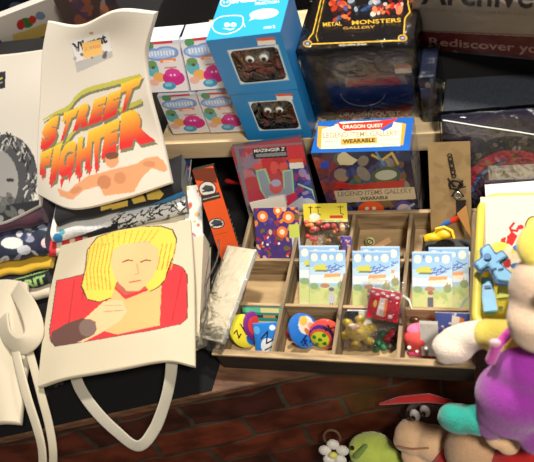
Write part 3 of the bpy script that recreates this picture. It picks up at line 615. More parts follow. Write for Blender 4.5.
# ---- clear bag with dark card and pink band
f, w, h = from3(at(441, 212, .030), at(560, 208, .030), at(444, 119, .162)); w = .15
f.O = f.O - f.ez * .024 + f.ex * .009 + f.ey * .008; h += .024; f.O[2] = max(f.O[2], .001)
fr = Canvas(w, h, (56, 52, 74), .0007, f.quad_front(w, h))
def arcband(cv, c, rx, ry, th, a0, a1, col, n=40):
    t_ = np.linspace(a0, a1, n); o_ = np.c_[c[0] + rx * np.cos(t_), c[1] + ry * np.sin(t_)]; i_ = np.c_[c[0] + (rx - th) * np.cos(t_), c[1] + (ry - th) * np.sin(t_)]; cv.poly(np.r_[o_, i_[::-1]], col)
fr.poly([(440, 118), (560, 140), (560, 152), (442, 132)], (110, 106, 112)); arcband(fr, (512, 186), 62, 50, 14, math.pi, 2 * math.pi, (36, 38, 66)); arcband(fr, (514, 190), 50, 40, 9, math.pi, 2 * math.pi, (176, 40, 80)); arcband(fr, (520, 196), 44, 36, 14, math.pi, 2 * math.pi, (86, 58, 80)); arcband(fr, (510, 198), 40, 36, 3, math.pi, 2 * math.pi, (80, 110, 170)); arcband(fr, (520, 182), 28, 24, 9, math.pi * 1.1, 2 * math.pi, (150, 40, 80))
fr.blobs(40, (446, 130, 530, 165), (1, 4), [(130, 116, 90), (90, 80, 110), (60, 60, 90), (150, 140, 150)], .6, 41); fr.poly([(488, 166), (560, 163), (560, 178), (489, 180)], (196, 186, 180)); fr.text('STANDARD', 490, 174, 520, 172, 3, (130, 120, 130))
cb = empty('bagged_collar', f(w / 2, 0, 0), 'clear bag holding a dark card with a curved pink band, at the right', 'packet'); artbox('backing_card', f, w, .004, h, (40, 40, 56), fr, None, None, GLOSSP, cb)
wrap('clear_bag', f, w, .004, h, cb, .003, FILM)
sheetp = [(442, 119), (560, 137)]; link('bag_seam', [on_front(fr, f, p, .0035) for p in ((443, 119), (480, 125), (520, 131), (556, 137))], .0008, mat('seam_white', (226, 228, 230), rough=.3), cb)

# ============================================================ wooden compartment tray
TO = (-.372, .371, .0006); TW, TD, TH = .322, .231, .040
tf_ = upright(*TO, .02); TM = tf_.M()
tray = empty('compartment_tray', TO, 'weathered wooden tray with twelve open compartments holding small goods', 'tray')
boxobj('base_panel', .002, .004, 0, TW - .002, TD - .002, .004, WOODB, tray, .0005, TM)
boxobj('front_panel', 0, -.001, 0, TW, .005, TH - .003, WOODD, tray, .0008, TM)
boxobj('front_rail', -.003, -.003, TH - .003, TW + .003, .006, TH + .001, WOODT, tray, .0008, TM)
boxobj('back_rail', 0, TD - .006, 0, TW, TD, TH + .001, WOODT, tray, .0008, TM)
boxobj('side_rail', 0, .006, 0, .006, TD - .006, TH + .001, WOODV, tray, .0008, TM)
boxobj('side_rail', TW - .006, .006, 0, TW, TD - .006, TH + .001, WOODV, tray, .0008, TM)
CXS = [.003, .079, .157, .236, .319]; RYS = [.002, .0755, .148, .228]
for x in CXS[1:4]: boxobj('divider', x - .0025, .006, .004, x + .0025, TD - .006, TH, WOODV, tray, .0006, TM)
for y in RYS[1:3]:
    for a, b in zip(CXS[:-1], CXS[1:]): boxobj('cross_divider', a + .003, y - .0022, .004, b - .003, y + .0022, TH - .001, WOODT, tray, .0006, TM)
G1 = 'picture packets in the middle row of the tray'
def lean(xl, xr, yref, y0, z0, y1, z1, dyaw=0):
    zm = (z0 + z1) / 2; a = at(xl, yref, zm)[0]; b = at(xr, yref, zm)[0]
    BLp = np.array([a, y0, z0]); BRp = np.array([b, y0 + (b - a) * (.02 + dyaw), z0]); TLp = np.array([a, y1, z1]); return from3(BLp, BRp, TLp)
def packet_art(w, h, scribble=(44, 92, 190), figure=True, alt=0):
    c = Canvas(w, h, (150, 196, 236), .0005); X, Y = w, h
    c.rect(0, .86 * Y, X, Y, (128, 180, 230)); c.rect(0, .5 * Y, X, .66 * Y, (222, 232, 240)); c.rect(0, .62 * Y, X, .74 * Y, (186, 214, 236))
    for a, r in ((.14, .1), (.42, .085), (.62, .06), (.84, .1)): c.ell(a * X, .89 * Y, r * X, r * .62 * Y, (238, 228, 214)); c.ell(a * X, .89 * Y, r * .6 * X, r * .4 * Y, (250, 242, 226))
    c.rect(.28 * X, .9 * Y, .32 * X, .95 * Y, (90, 110, 150)) if alt else None
    c.poly([(.08 * X, .70 * Y), (.16 * X, .77 * Y), (.44 * X, .79 * Y), (.52 * X, .71 * Y), (.36 * X, .69 * Y)], (206, 204, 74)); c.poly([(.14 * X, .67 * Y), (.5 * X, .67 * Y), (.56 * X, .70 * Y), (.2 * X, .70 * Y)], (110, 120, 80))
    for p in (((.46, .74), (.6, .77), (.52, .72), (.7, .75)), ((.56, .68), (.74, .77), (.7, .70), (.95, .77)), ((.44, .67), (.62, .71), (.6, .66), (.78, .70)), ((.7, .80), (.9, .74)), ((.5, .7), (.86, .71))): pline(c, [(a * X, b * Y) for a, b in p], .0011, scribble)
    c.poly([(.4 * X, .58 * Y), (.86 * X, .6 * Y), (.88 * X, .65 * Y), (.44 * X, .64 * Y)], (240, 160, 96)); c.rect(.44 * X, .54 * Y, .86 * X, .585 * Y, (250, 226, 200))
    c.rect(0, 0, X, .46 * Y, (196, 206, 128)); c.blobs(26, (0, .2 * Y, X, .46 * Y), (.002, .006), [(176, 192, 110), (206, 204, 140), (160, 180, 110), (214, 210, 150)], .7, 5); c.rect(0, .43 * Y, X, .48 * Y, (170, 196, 186)); c.rect(0, 0, X, .13 * Y, (214, 208, 158))
    c.ell(.14 * X, .45 * Y, .12 * X, .05 * Y, (130, 160, 110)); c.ell(.44 * X, .46 * Y, .13 * X, .035 * Y, (176, 120, 90)); c.ell(.88 * X, .47 * Y, .1 * X, .06 * Y, (130, 156, 96)); c.rect(.86 * X, .46 * Y, .885 * X, .56 * Y, (176, 130, 80)); c.rect(.93 * X, .46 * Y, .955 * X, .54 * Y, (176, 130, 80))
    if figure:
        q = .46 if alt else .62
        c.ell(q * X, .385 * Y, .06 * X, .04 * Y, (222, 180, 150)); c.ell(q * X, .405 * Y, .075 * X, .03 * Y, (140, 100, 70) if alt else (90, 90, 110)); c.rect((q - .07) * X, .19 * Y, (q + .07) * X, .34 * Y, (70, 82, 92) if alt else (176, 190, 200)); c.rect((q - .05) * X, .05 * Y, (q - .015) * X, .2 * Y, (96, 86, 76)); c.rect((q + .015) * X, .05 * Y, (q + .05) * X, .2 * Y, (96, 86, 76)); c.rect((q - .1) * X, .2 * Y, (q - .07) * X, .32 * Y, (214, 180, 150)); c.rect((q + .07) * X, .2 * Y, (q + .1) * X, .32 * Y, (214, 180, 150))
    else: pline(c, [(.75 * X, .1 * Y), (.88 * X, .22 * Y), (.98 * X, .28 * Y)], .002, (150, 170, 186)); pline(c, [(.72 * X, .2 * Y), (.95 * X, .04 * Y)], .0014, (180, 186, 170))
    for k_ in (.01, .985): c.rect(0, (k_ - .012) * Y, X, (k_ + .012) * Y, (190, 206, 220))
    c.a = c.a * .9 + lin((214, 216, 210)) * .10; return c  # haze of the clear wrapper put into the print as a pale blend
def packet(xl, xr, dy, label, alt=0, figure=True, z1=.056, grp=G1):
    f, w, h = lean(xl, xr, 275, .452 + dy, .0075, .524 + dy, z1 + .002); o = sheet('picture_packet', f, w, h, packet_art(w, h, alt=alt, figure=figure), parent=None, bulge=.0012); tag(o, label, 'packet', grp)
packet(300.5, 340, .0075, 'blue sky picture packet behind another, second column of the tray, left one')
packet(311.5, 347.5, 0, 'blue sky picture packet in front, second column of the tray')
packet(354.5, 393, 0, 'blue sky picture packet in front, third column of the tray', 1)
packet(362, 401, .0075, 'blue sky picture packet peeping out behind another, third column of the tray', 1, False)
packet(414, 454, 0, 'blue sky picture packet with small dark clad figure, front of fourth column', 1)
packet(430, 470, .0075, 'blue sky picture packet peeping out behind another, fourth column of the tray', 1, False)

# ---- back row of the tray
f, w, h = lean(257, 301, 235, .528, .007, .586, .072)
c = Canvas(w, h, (72, 52, 120), .0005); c.blobs(80, (0, 0, w, h), (.002, .0055), [(84, 60, 160), (190, 60, 50), (226, 140, 50), (60, 50, 110), (150, 50, 70), (210, 180, 150), (110, 96, 50)], .95, 51)
for x, y, r in ((.2, .86, .12), (.78, .84, .13), (.55, .95, .1), (.62, .6, .12)): c.ell(x * w, y * h, r * w, r * w, (236, 120, 40)); c.ell(x * w, y * h, r * w * .5, r * w * .5, (250, 220, 190))
c.blobs(30, (0, 0, w, h * .6), (.001, .0025), [(240, 226, 210), (236, 196, 70), (200, 40, 40)], 1, 52); c.rect(.78 * w, .5 * h, w, .72 * h, (196, 206, 90)); c.rect(.82 * w, .3 * h, w, .5 * h, (190, 200, 230))
o = sheet('toy_packet', f, w, h, c, bulge=.002); tag(o, 'purple packet crowded with orange and red toys, back left compartment of the tray', 'packet')
f, w, h = lean(256, 288, 220, .578, .02, .594, .076, .25); o = sheet('paper_slip', f, w, h, Canvas(w, h, (240, 234, 222), .003), PRINT); tag(o, 'white paper slip behind the purple packet in the tray', 'paper')
o = fuse('black_trinket', [('e', at(254, 244, .012), (.004, .006, .006)), ('e', at(256, 234, .014), (.003, .004, .005))], mat('gloss_black', (20, 20, 22), rough=.2), None, .0015); tag(o, 'small black trinket at the left of the purple packet in the tray', 'trinket')
# candy bag with yellow header
f, w, h = lean(308, 351, 225, .535, .008, .592, .074)
cb2 = empty('candy_bag', f(w / 2, 0, 0), 'clear bag of orange and pink sweets with a yellow printed header card', 'bag')
hc = Canvas(w, h * .3, (226, 208, 60), .0005); pw, ph = w, h * .3
for k_, (x, s_) in enumerate(((.12, .1), (.28, .12), (.78, .14))): pline(hc, [(x * pw, .8 * ph), ((x + s_) * pw, .8 * ph)], .0012, (40, 34, 24)); pline(hc, [((x + s_ / 2) * pw, .86 * ph), ((x + s_ / 2) * pw, .45 * ph), ((x + s_) * pw, .4 * ph)], .0011, (40, 34, 24))
hc.rect(0, 0, pw, .16 * ph, (236, 226, 150)); hc.ell(.25 * pw, .3 * ph, .12 * pw, .2 * ph, (240, 240, 220)); hc.rect(.6 * pw, .2 * ph, .9 * pw, .36 * ph, (200, 70, 50))
g = Frame(f(0, -.0035, h * .7), f.ex, f.ez); sheet('header_card', g, pw, ph, hc, PRINT, cb2)
cc_ = [(244, 150, 80), (240, 110, 90), (236, 96, 110), (250, 190, 110), (240, 214, 190), (226, 80, 70)]
for i in range(26):
    x, z = random.uniform(.06, .92) * w, random.uniform(.28, .72) * h; k_ = i % 6
    fuse('sweet', [('e', f(x, -.002 + random.uniform(-.002, .002), z), (.0042, .0034, .0042))], mat('sweet_%s' % 'abcdef'[k_], cc_[k_], rough=.3), cb2, .0012, 1)
bag('clear_pouch', Frame(f(-.001, -.007, h * .24), f.ex, f.ez), w + .002, h * .52, .011, cb2)
f, w, h = lean(343, 354, 240, .536, .02, .552, .052); c = Canvas(w, h, (110, 90, 170), .0008); c.blobs(20, (0, 0, w, h), (.001, .003), [(230, 226, 236), (60, 50, 130), (200, 90, 130)], .9, 5); o = sheet('foil_sweet', f, w, h, c, bulge=.002); tag(o, 'small purple and white foil packet right of the orange sweets bag', 'packet')
# third column: wooden tag and round charm
o = boxobj('wooden_tag', -.016, -.0045, 0, .012, .0045, .002, mat('tag_wood', (222, 178, 128), rough=.6, noise=.1, nscale=60), None, .0008, Matrix.Translation(Vector(at(383, 244, .008).tolist())) @ Matrix.Rotation(.55, 4, 'Z') @ Matrix.Rotation(-.15, 4, 'Y')); tag(o, 'small bare wooden tag in the third back compartment', 'tag')
rc = Canvas(.014, .014, (196, 190, 120), .0004); rc.ell(.007, .007, .005, .005, (60, 90, 60)); rc.ell(.007, .007, .003, .003, (214, 206, 160)); pline(rc, [(.004, .004), (.010, .010)], .0012, (40, 50, 40))
q = at(370, 241.5, .014); o = disc('round_charm', Frame(q, (1, .1, 0), (0, .6, .8)), 0, 0, .0068, rc, t=.002); tag(o, 'round green and cream charm beside the wooden tag in the tray', 'charm')
for i, p in enumerate(((401, 255), (405, 262))):
    o = fuse('pebble_bead', [('e', at(*p, .0095), (.004, .004, .0035))], mat('grey_bead', (150, 136, 110), rough=.4), None, .0014, 1); tag(o, ['greyish bead nearer the back rail in the third column', 'greyish bead nearer the packets in the third column'][i], 'bead')
# fourth column
o = boxobj('black_pouch', -.034, -.026, 0, .034, .026, .012, mat('black_pouch', (24, 22, 24), rough=.6, bump=.6, bscale=80), None, .004, Matrix.Translation((-.091, .558, .005))); tag(o, 'black cloth pouch under the yellow toy in the back right compartment', 'pouch')
pen = empty('toy_pen', at(449, 222, .036), 'small blue rod with a red end lying over the black pouch', 'pen'); a, b = at(437, 227, .028), at(461, 217, .048); m_ = a + (b - a) * .62
fuse('barrel', [('c', a, m_, .0035, .0035)], mat('pen_blue', (40, 110, 200), rough=.3), pen, .0013, 1); fuse('cap', [('c', m_, b, .0037, .0037)], mat('pen_red', (206, 54, 36), rough=.3), pen, .0013, 1)
yt = empty('yellow_toy', at(437, 235, .035), 'bright yellow rounded toy above the fourth column packets', 'toy'); ym = mat('toy_yellow', (240, 196, 34), rough=.35)
fuse('body', [('e', at(444, 233, .036), (.013, .009, .007)), ('e', at(434, 237, .034), (.014, .006, .005)), ('c', at(426, 240, .032), at(440, 236, .034), .003, .005)], ym, yt, .0015, 2)
fuse('ring', [('c', at(436, 229, .045), at(444, 227, .046), .0022, .0022), ('c', at(444, 227, .046), at(452, 231, .044), .0022, .0022), ('c', at(452, 231, .044), at(454, 238, .040), .0022, .0022)], ym, yt, .0012, 1)
bm = bmesh.new(); vs3 = [bm.verts.new(at(*p).tolist()) for p in ((466, 206, .078), (472, 240, .040), (457, 214, .060))]; bm.faces.new(vs3); r = bmesh.ops.extrude_face_region(bm, geom=bm.faces[:]); bmesh.ops.translate(bm, verts=[v for v in r['geom'] if isinstance(v, bmesh.types.BMVert)], vec=(0, .002, -.001))
o = bm_obj('paper_corner', bm, mat('kraft_orange', (232, 170, 100), rough=.7), None); tag(o, 'orange tan folded paper corner standing by the yellow basket rim', 'paper')
f, w, h = lean(415, 471, 245, .500, .038, .536, .056); f.O = f.O + np.array([0, .012, .003]); o = sheet('cream_packet', f, w, h * .5, Canvas(w, h * .5, (236, 228, 214), .003), CLOTH, t=.002); tag(o, 'cream edged packet showing just above the fourth column picture packets', 'packet')
o = fuse('green_cord', [('c', at(290, 287, .016), at(284, 293, .012), .0022, .0022), ('c', at(284, 293, .012), at(287, 300, .010), .0022, .0022)], mat('cord_green', (40, 120, 70), rough=.5), None, .0012, 1); tag(o, 'short green cord in the empty left compartment of the middle row', 'cord')

# ---- front row of the tray
def badge(x, y, z, r, yaw, tilt, cv, label, rz=None):
    q = at(x, y, z); ex = np.array([math.cos(yaw), math.sin(yaw), 0]); ey = np.cross([0, 0, 1], ex); ez = np.array([0, 0, 1]) * math.cos(tilt) + ey * math.sin(tilt)
    o = disc('pin_badge', Frame(q, ex, ez), 0, 0, r, cv, rz=rz); tag(o, label, 'badge', None); return o
R2 = .04
c = Canvas(R2, R2, (238, 222, 60), .0004); c.text('Z', .006, .021, .014, .021, .009, (30, 26, 26), .04, 1); pline(c, [(.018, .017), (.022, .030)], .0018, (30, 26, 26)); pline(c, [(.024, .018), (.033, .018)], .0018, (30, 26, 26)); pline(c, [(.028, .014), (.030, .030)], .0018, (30, 26, 26)); pline(c, [(.023, .026), (.034, .027)], .0016, (30, 26, 26))
c.ell(.016, .008, .004, .007, (40, 100, 190)); c.ell(.025, .008, .004, .007, (40, 100, 190)); c.ell(.020, .004, .006, .004, (40, 100, 190))
badge(244.5, 331, .0290, .0200, 1.15, .45, c, 'yellow badge with black strokes and blue shape, front left compartment', .0255)
c = Canvas(R2, R2, (120, 40, 130), .0006); c.ell(.02, .02, .014, .014, (206, 60, 60)); badge(256, 326, .024, .0175, 1.15, .45, c, 'purple rimmed red badge tucked behind the yellow badge', .022)
c = Canvas(R2, R2, (42, 120, 214), .0004); c.ell(.026, .024, .011, .010, (236, 226, 214)); c.ell(.027, .030, .006, .005, (232, 190, 80)); c.ell(.030, .020, .004, .004, (230, 160, 140)); c.ell(.022, .018, .003, .005, (200, 120, 60))
for p in (((.006, .010), (.014, .012)), ((.010, .006), (.012, .016)), ((.016, .007), (.024, .009)), ((.020, .004), (.021, .013)), ((.006, .014), (.018, .016))): pline(c, p, .0022, (16, 40, 110))
badge(304.5, 331, .0290, .0200, 1.0, .5, c, 'bright blue badge standing edge turned in the second front compartment', .0255)
c = Canvas(R2, R2, (232, 84, 70), .0004); c.ell(.016, .018, .0165, .0165, (90, 40, 150)); c.ell(.014, .015, .0145, .0145, (226, 92, 60)); c.ell(.013, .014, .0115, .0115, (214, 220, 60))
for x, y in ((.013, .014), (.006, .018), (.019, .020), (.008, .007), (.018, .008)): c.ell(x, y, .0028, .0028, (50, 130, 50))
for p in (((.020, .031), (.030, .025)), ((.022, .027), (.033, .030)), ((.026, .034), (.029, .020)), ((.030, .018), (.036, .024))): pline(c, p, .0026, (40, 24, 30))
badge(325, 334.5, .0250, .0205, .12, .55, c, 'red and purple badge with green dotted yellow ball, second front compartment')
c = Canvas(R2, R2, (150, 36, 60), .001); badge(295.5, 334, .020, .0125, .7, .2, c, 'dark red badge half hidden behind the bright blue badge')
f, w, h = lean(243, 284, 316, .425, .024, .440, .042); c = Canvas(w, h, (40, 130, 130), .0007); c.rect(0, h * .72, w, h, (90, 190, 150)); c.rect(w * .45, h * .72, w * .9, h, (226, 216, 150)); c.rect(0, h * .4, w, h * .55, (60, 46, 40)); c.rect(w * .5, h * .42, w * .8, h * .56, (190, 140, 60)); c.rect(w * .2, h * .1, w * .9, h * .2, (190, 180, 130))
o = artbox('flat_carton', f, w, .006, h, (60, 110, 110), c, None, None, GLOSSP); tag(o, 'teal and brown flat carton at the back of the front left compartment', 'box')
f, w, h = lean(257, 281, 336, .386, .008, .418, .040, .1); c = Canvas(w, h, (40, 124, 214), .0004); c.ell(w * .55, h * .3, w * .3, h * .26, (232, 236, 240)); pline(c, [(w * .3, h * .55), (w * .6, h * .75), (w * .5, h * .4), (w * .8, h * .5)], .002, (24, 30, 60)); pline(c, [(w * .4, h * .2), (w * .7, h * .3)], .0018, (24, 30, 60)); c.ell(w * .15, h * .8, w * .14, h * .12, (90, 170, 236)); c.ell(w * .8, h * .85, w * .12, h * .08, (220, 232, 244))
o = sheet('blue_packet', f, w, h, c, bulge=.0035); tag(o, 'puffy bright blue packet with white patch, front left compartment', 'packet')
# gold pendant in crinkled bag
bp = empty('bagged_pendant', at(357, 345, .006), 'gold flower shaped pendant in a crinkled clear bag, third front compartment', 'pendant'); gm = mat('brass_gold', (214, 184, 60), rough=.35, metallic=.25, noise=.25, nscale=120, bump=.4, bscale=200)
q = at(358, 332, .024); f = Frame(q, (1, .05, 0), (0, .75, .66)); sh_ = [('e', f(0, 0, 0), (.017, .010, .013))]
for k_ in range(6): a = k_ * math.pi / 3 + .3; sh_.append(('e', f(.018 * math.cos(a), .001, .017 * math.sin(a)), (.0075, .005, .0072)))
fuse('pendant', sh_, gm, bp, .0014, 2); fuse('rosette', [('e', f(-.003, -.0095, .008), (.008, .003, .0075))], mat('pale_pink', (232, 196, 170), rough=.5, noise=.2, nscale=200), bp, .0013, 2)
for k_ in range(5): a = k_ * 1.26; fuse('stud', [('e', f(-.003 + .0045 * math.cos(a), -.012, .008 + .0045 * math.sin(a)), (.0013, .001, .0013))], mat('stud_brown', (170, 90, 70), rough=.4), bp, .0007, 1)
bag('clear_bag', Frame(f(-.026, -.014, -.024), f.ex, f.ez), .052, .052, .024, bp, seed=5)
c = Canvas(.02, .012, (30, 34, 50), .0008); c.rect(.010, 0, .02, .012, (236, 234, 230)); f, w, h = lean(348, 372, 316, .428, .028, .440, .045); o = artbox('black_white_carton', f, w, .004, h, (200, 200, 200), (lambda q: (q.rect(w * .5, 0, w, h, (238, 236, 232)), q)[1])(Canvas(w, h, (34, 38, 54), .0008)), None, None, PRINT); tag(o, 'little black and white carton behind the gold pendant', 'box')
gb = empty('bagged_gems', at(386, 345, .006), 'clear bag with dark green and dark red gems beside the gold pendant', 'bag')
for i, (x, y, z, cc, r) in enumerate(((378, 342, .012, 'g', .006), (384, 347, .010, 'g', .005), (376, 349, .009, 'g', .005), (388, 338, .014, 'r', .006), (393, 333, .018, 'r', .006), (390, 346, .010, 'k', .005), (396, 340, .012, 'k', .005), (382, 334, .016, 'g', .005))):
    fuse('gem', [('e', at(x, y, z), (r, r, r * .8))], mat('gem_' + cc, dict(g=(40, 104, 66), r=(150, 30, 36), k=(66, 60, 52))[cc], rough=.15), gb, .0015, 1)
bag('clear_bag', Frame(at(372, 352, .006), (1, 0, 0), (0, .75, .66)), .034, .034, .016, gb, seed=8)
# red patterned pouch in a bag lying over the cross divider
f, w, h = from3(at(366, 317, .050), at(397, 323, .048), at(370, 288, .072)); c = Canvas(w, h, (190, 20, 48), .0004); c.rect(0, h * .78, w, h, (206, 60, 80)); c.poly([(w * .3, h * .14), (w * .56, h * .1), (w * .6, h * .72), (w * .36, h * .74)], (226, 214, 206)); c.rect(w * .52, h * .14, w * .6, h * .7, (226, 120, 50)); c.ell(w * .75, h * .15, w * .07, h * .07, (240, 220, 226)); c.ell(w * .22, h * .5, w * .06, h * .12, (240, 190, 70))
for k_ in range(6): c.ell((.1 + k_ * .16) * w, (.9 - (k_ % 2) * .07) * h, w * .065, h * .04, (244, 226, 230))
rp_ = empty('bagged_red_pouch', f(w / 2, .006, 0), 'red pouch with white dots and a price strip in clear bag over the tray divider', 'pouch'); f.O = f.O + f.ey * .002
o = artbox('pouch', Frame(f(0, 0, 0), f.ex, f.ez), w, .010, h, (170, 20, 44), c, (lambda q: ([q.ell((.1 + k_ * .2) * w, .005, w * .07, .0022, (244, 226, 230)) for k_ in range(5)], q)[1])(Canvas(w, .010, (200, 50, 70), .0005)), None, GLOSSP, rp_)
bag('clear_bag', Frame(f(-.004, -.006, -.004), f.ex, f.ez), w + .010, h + .016, .022, rp_, seed=9)
o = bag('crinkled_wrapper', Frame(at(391, 318, .044), (.9, .3, .1), (-.1, .55, .8)), .020, .030, .012, None, seed=12); tag(o, 'empty crinkled clear wrapper standing between red pouch and fourth column', 'wrapper')
# fourth column front
mp_ = empty('dotted_pouch', at(421, 345, .008), 'soft red and pink pouch with white dots, front right compartment', 'pouch'); q = at(421, 339, .020)
fuse('body', [('e', q, (.021, .014, .017)), ('e', q + np.array([.003, -.004, -.007]), (.022, .013, .009))], mat('coral_cloth', (232, 84, 78), rough=.8, bump=.3, bscale=300), mp_, .002)
fuse('pink_top', [('e', q + np.array([-.001, .006, .0105]), (.0165, .010, .008))], mat('pink_cloth', (236, 120, 160), rough=.8), mp_, .0018)
fuse('pink_hem', [('c', q + np.array([-.013, -.015, -.011]), q + np.array([.018, -.015, -.011]), .0032, .0032)], mat('hot_pink_cloth', (236, 76, 130), rough=.8), mp_, .0015)
for dx, dz in ((-.010, .001), (-.003, -.003), (.006, -.008), (.006, .004)): fuse('white_dot', [('e', q + np.array([dx * 1.3, -.0165 + abs(dx) * .35 - (dz + .002) * .2, dz * 1.2]), (.0026, .0026, .0024))], mat('white_felt', (246, 238, 236), rough=.8), mp_, .0009, 1)
f, w, h = lean(422, 440, 325, .400, .014, .424, .056); c = Canvas(w, h, (206, 200, 192), .0006); c.blobs(40, (0, 0, w, h), (.001, .003), [(214, 208, 200), (190, 184, 178)], .6, 3); c.rect(0, h * .92, w, h, (236, 232, 226)); o = sheet('grey_leaflet', f, w, h, c, PRINT); tag(o, 'pale grey leaflet standing in the front right compartment', 'paper')
f, w, h = lean(437, 471, 325, .412, .008, .437, .056); c = Canvas(w, h, (74, 90, 160), .0005); c.blobs(22, (0, 0, w, h), (.001, .0022), [(226, 226, 240), (110, 120, 190), (200, 100, 140)], .9, 6); c.poly([(w * .42, h * .5), (w * .62, h * .42), (w * .72, h * .9), (w * .5, h * .95)], (240, 226, 206)); c.poly([(w * .62, h * .42), (w * .76, h * .46), (w * .84, h * .86), (w * .72, h * .9)], (232, 130, 60)); o = sheet('blue_dotted_packet', f, w, h, c, bulge=.002); tag(o, 'blue packet with white dots and orange price strip, front right compartment', 'packet')
o = fuse('metal_ring_charm', [('e', at(415, 319, .02), (.006, .004, .004))], mat('dull_metal', (140, 110, 90), rough=.3, metallic=.7), None, .0015, 1); tag(o, 'dull metal charm above the dotted pouch', 'charm')
# white tangle hanging by the divider
o = fuse('white_tag_string', [('c', at(399, 293, .05), at(409, 300, .046), .0022, .0016), ('c', at(409, 300, .046), at(412, 309, .044), .0016, .001)], mat('string_white', (226, 222, 214), rough=.8), None, .0012, 1); tag(o, 'small white tag string at the divider between third and fourth column', 'string')

# ============================================================ yellow basket at the right
bk = empty('yellow_basket', (.06, .5, 0), 'yellow plastic basket with a rounded rim at the right of the tray', 'basket')
YB = mat('basket_yellow', (214, 202, 84), rough=.35)
x0, x1, y0_, y1_, rr_ = -.0535, .17, .404, .606, .022
def rrect(x0, y0, x1, y1, r, z, n=8):
    P = []
    for cx, cy, a0 in ((x1 - r, y1 - r, 0), (x0 + r, y1 - r, math.pi / 2), (x0 + r, y0 + r, math.pi), (x1 - r, y0 + r, 1.5 * math.pi)):
        for k in range(n + 1): a = a0 + math.pi / 2 * k / n; P.append((cx + r * math.cos(a), cy + r * math.sin(a), z))
    return P
link('rim', rrect(x0 + .006, y0_ + .006, x1, y1_, rr_, .066), .0056, YB, bk, True)
rings = [np.array(rrect(x0 + .006 + o_, y0_ + .006 + o_, x1 - o_, y1_ - o_, rr_, z)) for o_, z in ((0, .066), (.010, .003), (.010, .001))]
rings = [np.vstack([r, r[:1]]) for r in rings]; cen = np.broadcast_to(np.array([(x0 + x1) / 2, (y0_ + y1_) / 2, .001]), rings[0].shape)
gridobj('basin', [(np.array(rings + [cen]), lin((206, 190, 70)))], mat('basket_body', (206, 190, 70), rough=.4), bk, True)
# white printed cotton pieces inside the basket
f, w, h = from3(at(481, 262, .032), at(560, 262, .032), at(479, 197, .075)); w = .125; h = h + .01
f.O = f.O - f.ez * .01
c = Canvas(w, h, (222, 212, 202), .0005, f.quad_front(w, h)); redc = (200, 36, 36)
for p in (((513, 235), (510, 228), (514, 223)), ((511, 230), (517, 231), (519, 226)), ((507, 243), (511, 234), (516, 236), (512, 244)), ((502, 247), (505, 238)), ((517, 229), (523, 227))): pline(c, p, 2.4, redc)
c.poly([(507, 236), (513, 232), (517, 236), (512, 246), (507, 243)], redc); c.ell(521, 227, 2.4, 2.4, redc); c.ell(503, 241, 2.4, 3, (190, 50, 40))
c.ell(533, 228, 8.5, 12, (120, 100, 60)); c.ell(533, 228, 7, 10.5, (232, 206, 84)); c.ell(535, 226, 4.6, 6, (246, 214, 190)); c.ell(526, 240, 5, 6, (120, 100, 60)); c.ell(526, 240, 4, 5, (232, 206, 84)); c.ell(500, 247, 9, 5, (236, 212, 96)); c.ell(517, 249, 5, 4, (60, 110, 190)); c.ell(514, 253, 7, 3, (230, 200, 80))
o = artbox('printed_cotton_pouch', f, w, .006, h, (236, 228, 220), c, None, None, CLOTH); tag(o, 'white cotton pouch with red symbols and yellow round prints in the yellow basket', 'pouch')
f, w, h = from3(at(487, 215, .062), at(560, 210, .062), at(486, 182, .080)); w = .12; c = Canvas(w, h, (232, 224, 218), .002, f.quad_front(w, h)); c.poly([(486, 193), (560, 190), (560, 192), (486, 195)], (206, 196, 190)); f.O = f.O + f.ey * .012
o = artbox('folded_white_cloth', f, w, .006, h, (226, 218, 212), c, None, None, CLOTH); tag(o, 'plain white folded cloth behind the printed cotton pouch', 'cloth')
f, w, h = from3(at(497, 291, .050), at(545, 300, .050), at(503, 246, .072)); c = Canvas(w, h, (238, 222, 190), .0006, f.quad_front(w, h))
c.ell(517, 252, 6, 5, (232, 204, 84)); c.ell(519, 248, 6, 3.5, (60, 110, 190)); c.ell(516, 256, 5, 3, (244, 212, 180)); c.ell(519, 271, 8, 6, (232, 200, 90)); c.ell(517, 266, 7, 3, (60, 110, 180)); c.ell(507, 263, 4, 5, (190, 40, 40)); c.ell(528, 262, 6, 6, (240, 210, 120)); c.ell(503, 257, 4, 3, (200, 60, 40))
o = artbox('printed_card', f, w, .004, h, (232, 220, 200), c, None, None, CLOTH); tag(o, 'cream card with yellow round prints and blue caps in the basket', 'card')
# light blue soft blocks and cross
LB = mat('light_blue_vinyl', (118, 186, 228), rough=.45); DB = mat('edge_blue', (40, 90, 150), rough=.5)
def plate_poly(name, f_, pts, t, m, parent=None, bev=.0012):
    bm = bmesh.new(); lo = [bm.verts.new(Vector(f_(x, t, z).tolist())) for x, z in pts]; fc = bm.faces.new(lo); r = bmesh.ops.extrude_face_region(bm, geom=[fc]); bmesh.ops.translate(bm, verts=[v for v in r['geom'] if isinstance(v, bmesh.types.BMVert)], vec=Vector((-f_.ey * t).tolist()))
    bmesh.ops.bevel(bm, geom=bm.edges[:], offset=bev, segments=2, affect='EDGES'); return bm_obj(name, bm, m, parent)
def px_plate(name, pts, quad3, t, m, parent=None, bev=.0012, off=0):
    f_, w_, h_ = from3(*[at(*q_) for q_ in quad3]); H_ = homog(f_.quad_front(.05, .05), [(0, 0), (.05, 0), (.05, .05), (0, .05)]); P = np.c_[np.array(pts, float), np.ones(len(pts))] @ H_.T; P = P[:, :2] / P[:, 2:]
    f_.O = f_.O - f_.ey * off; return plate_poly(name, f_, P.tolist(), t, m, parent, bev), f_
Q3 = [(480, 290, .080), (520, 290, .080), (480, 246, .094)]
cr = empty('blue_cross_charm', at(500, 275, .06), 'light blue cross shaped soft charm with dark blue outline, in the basket', 'charm')
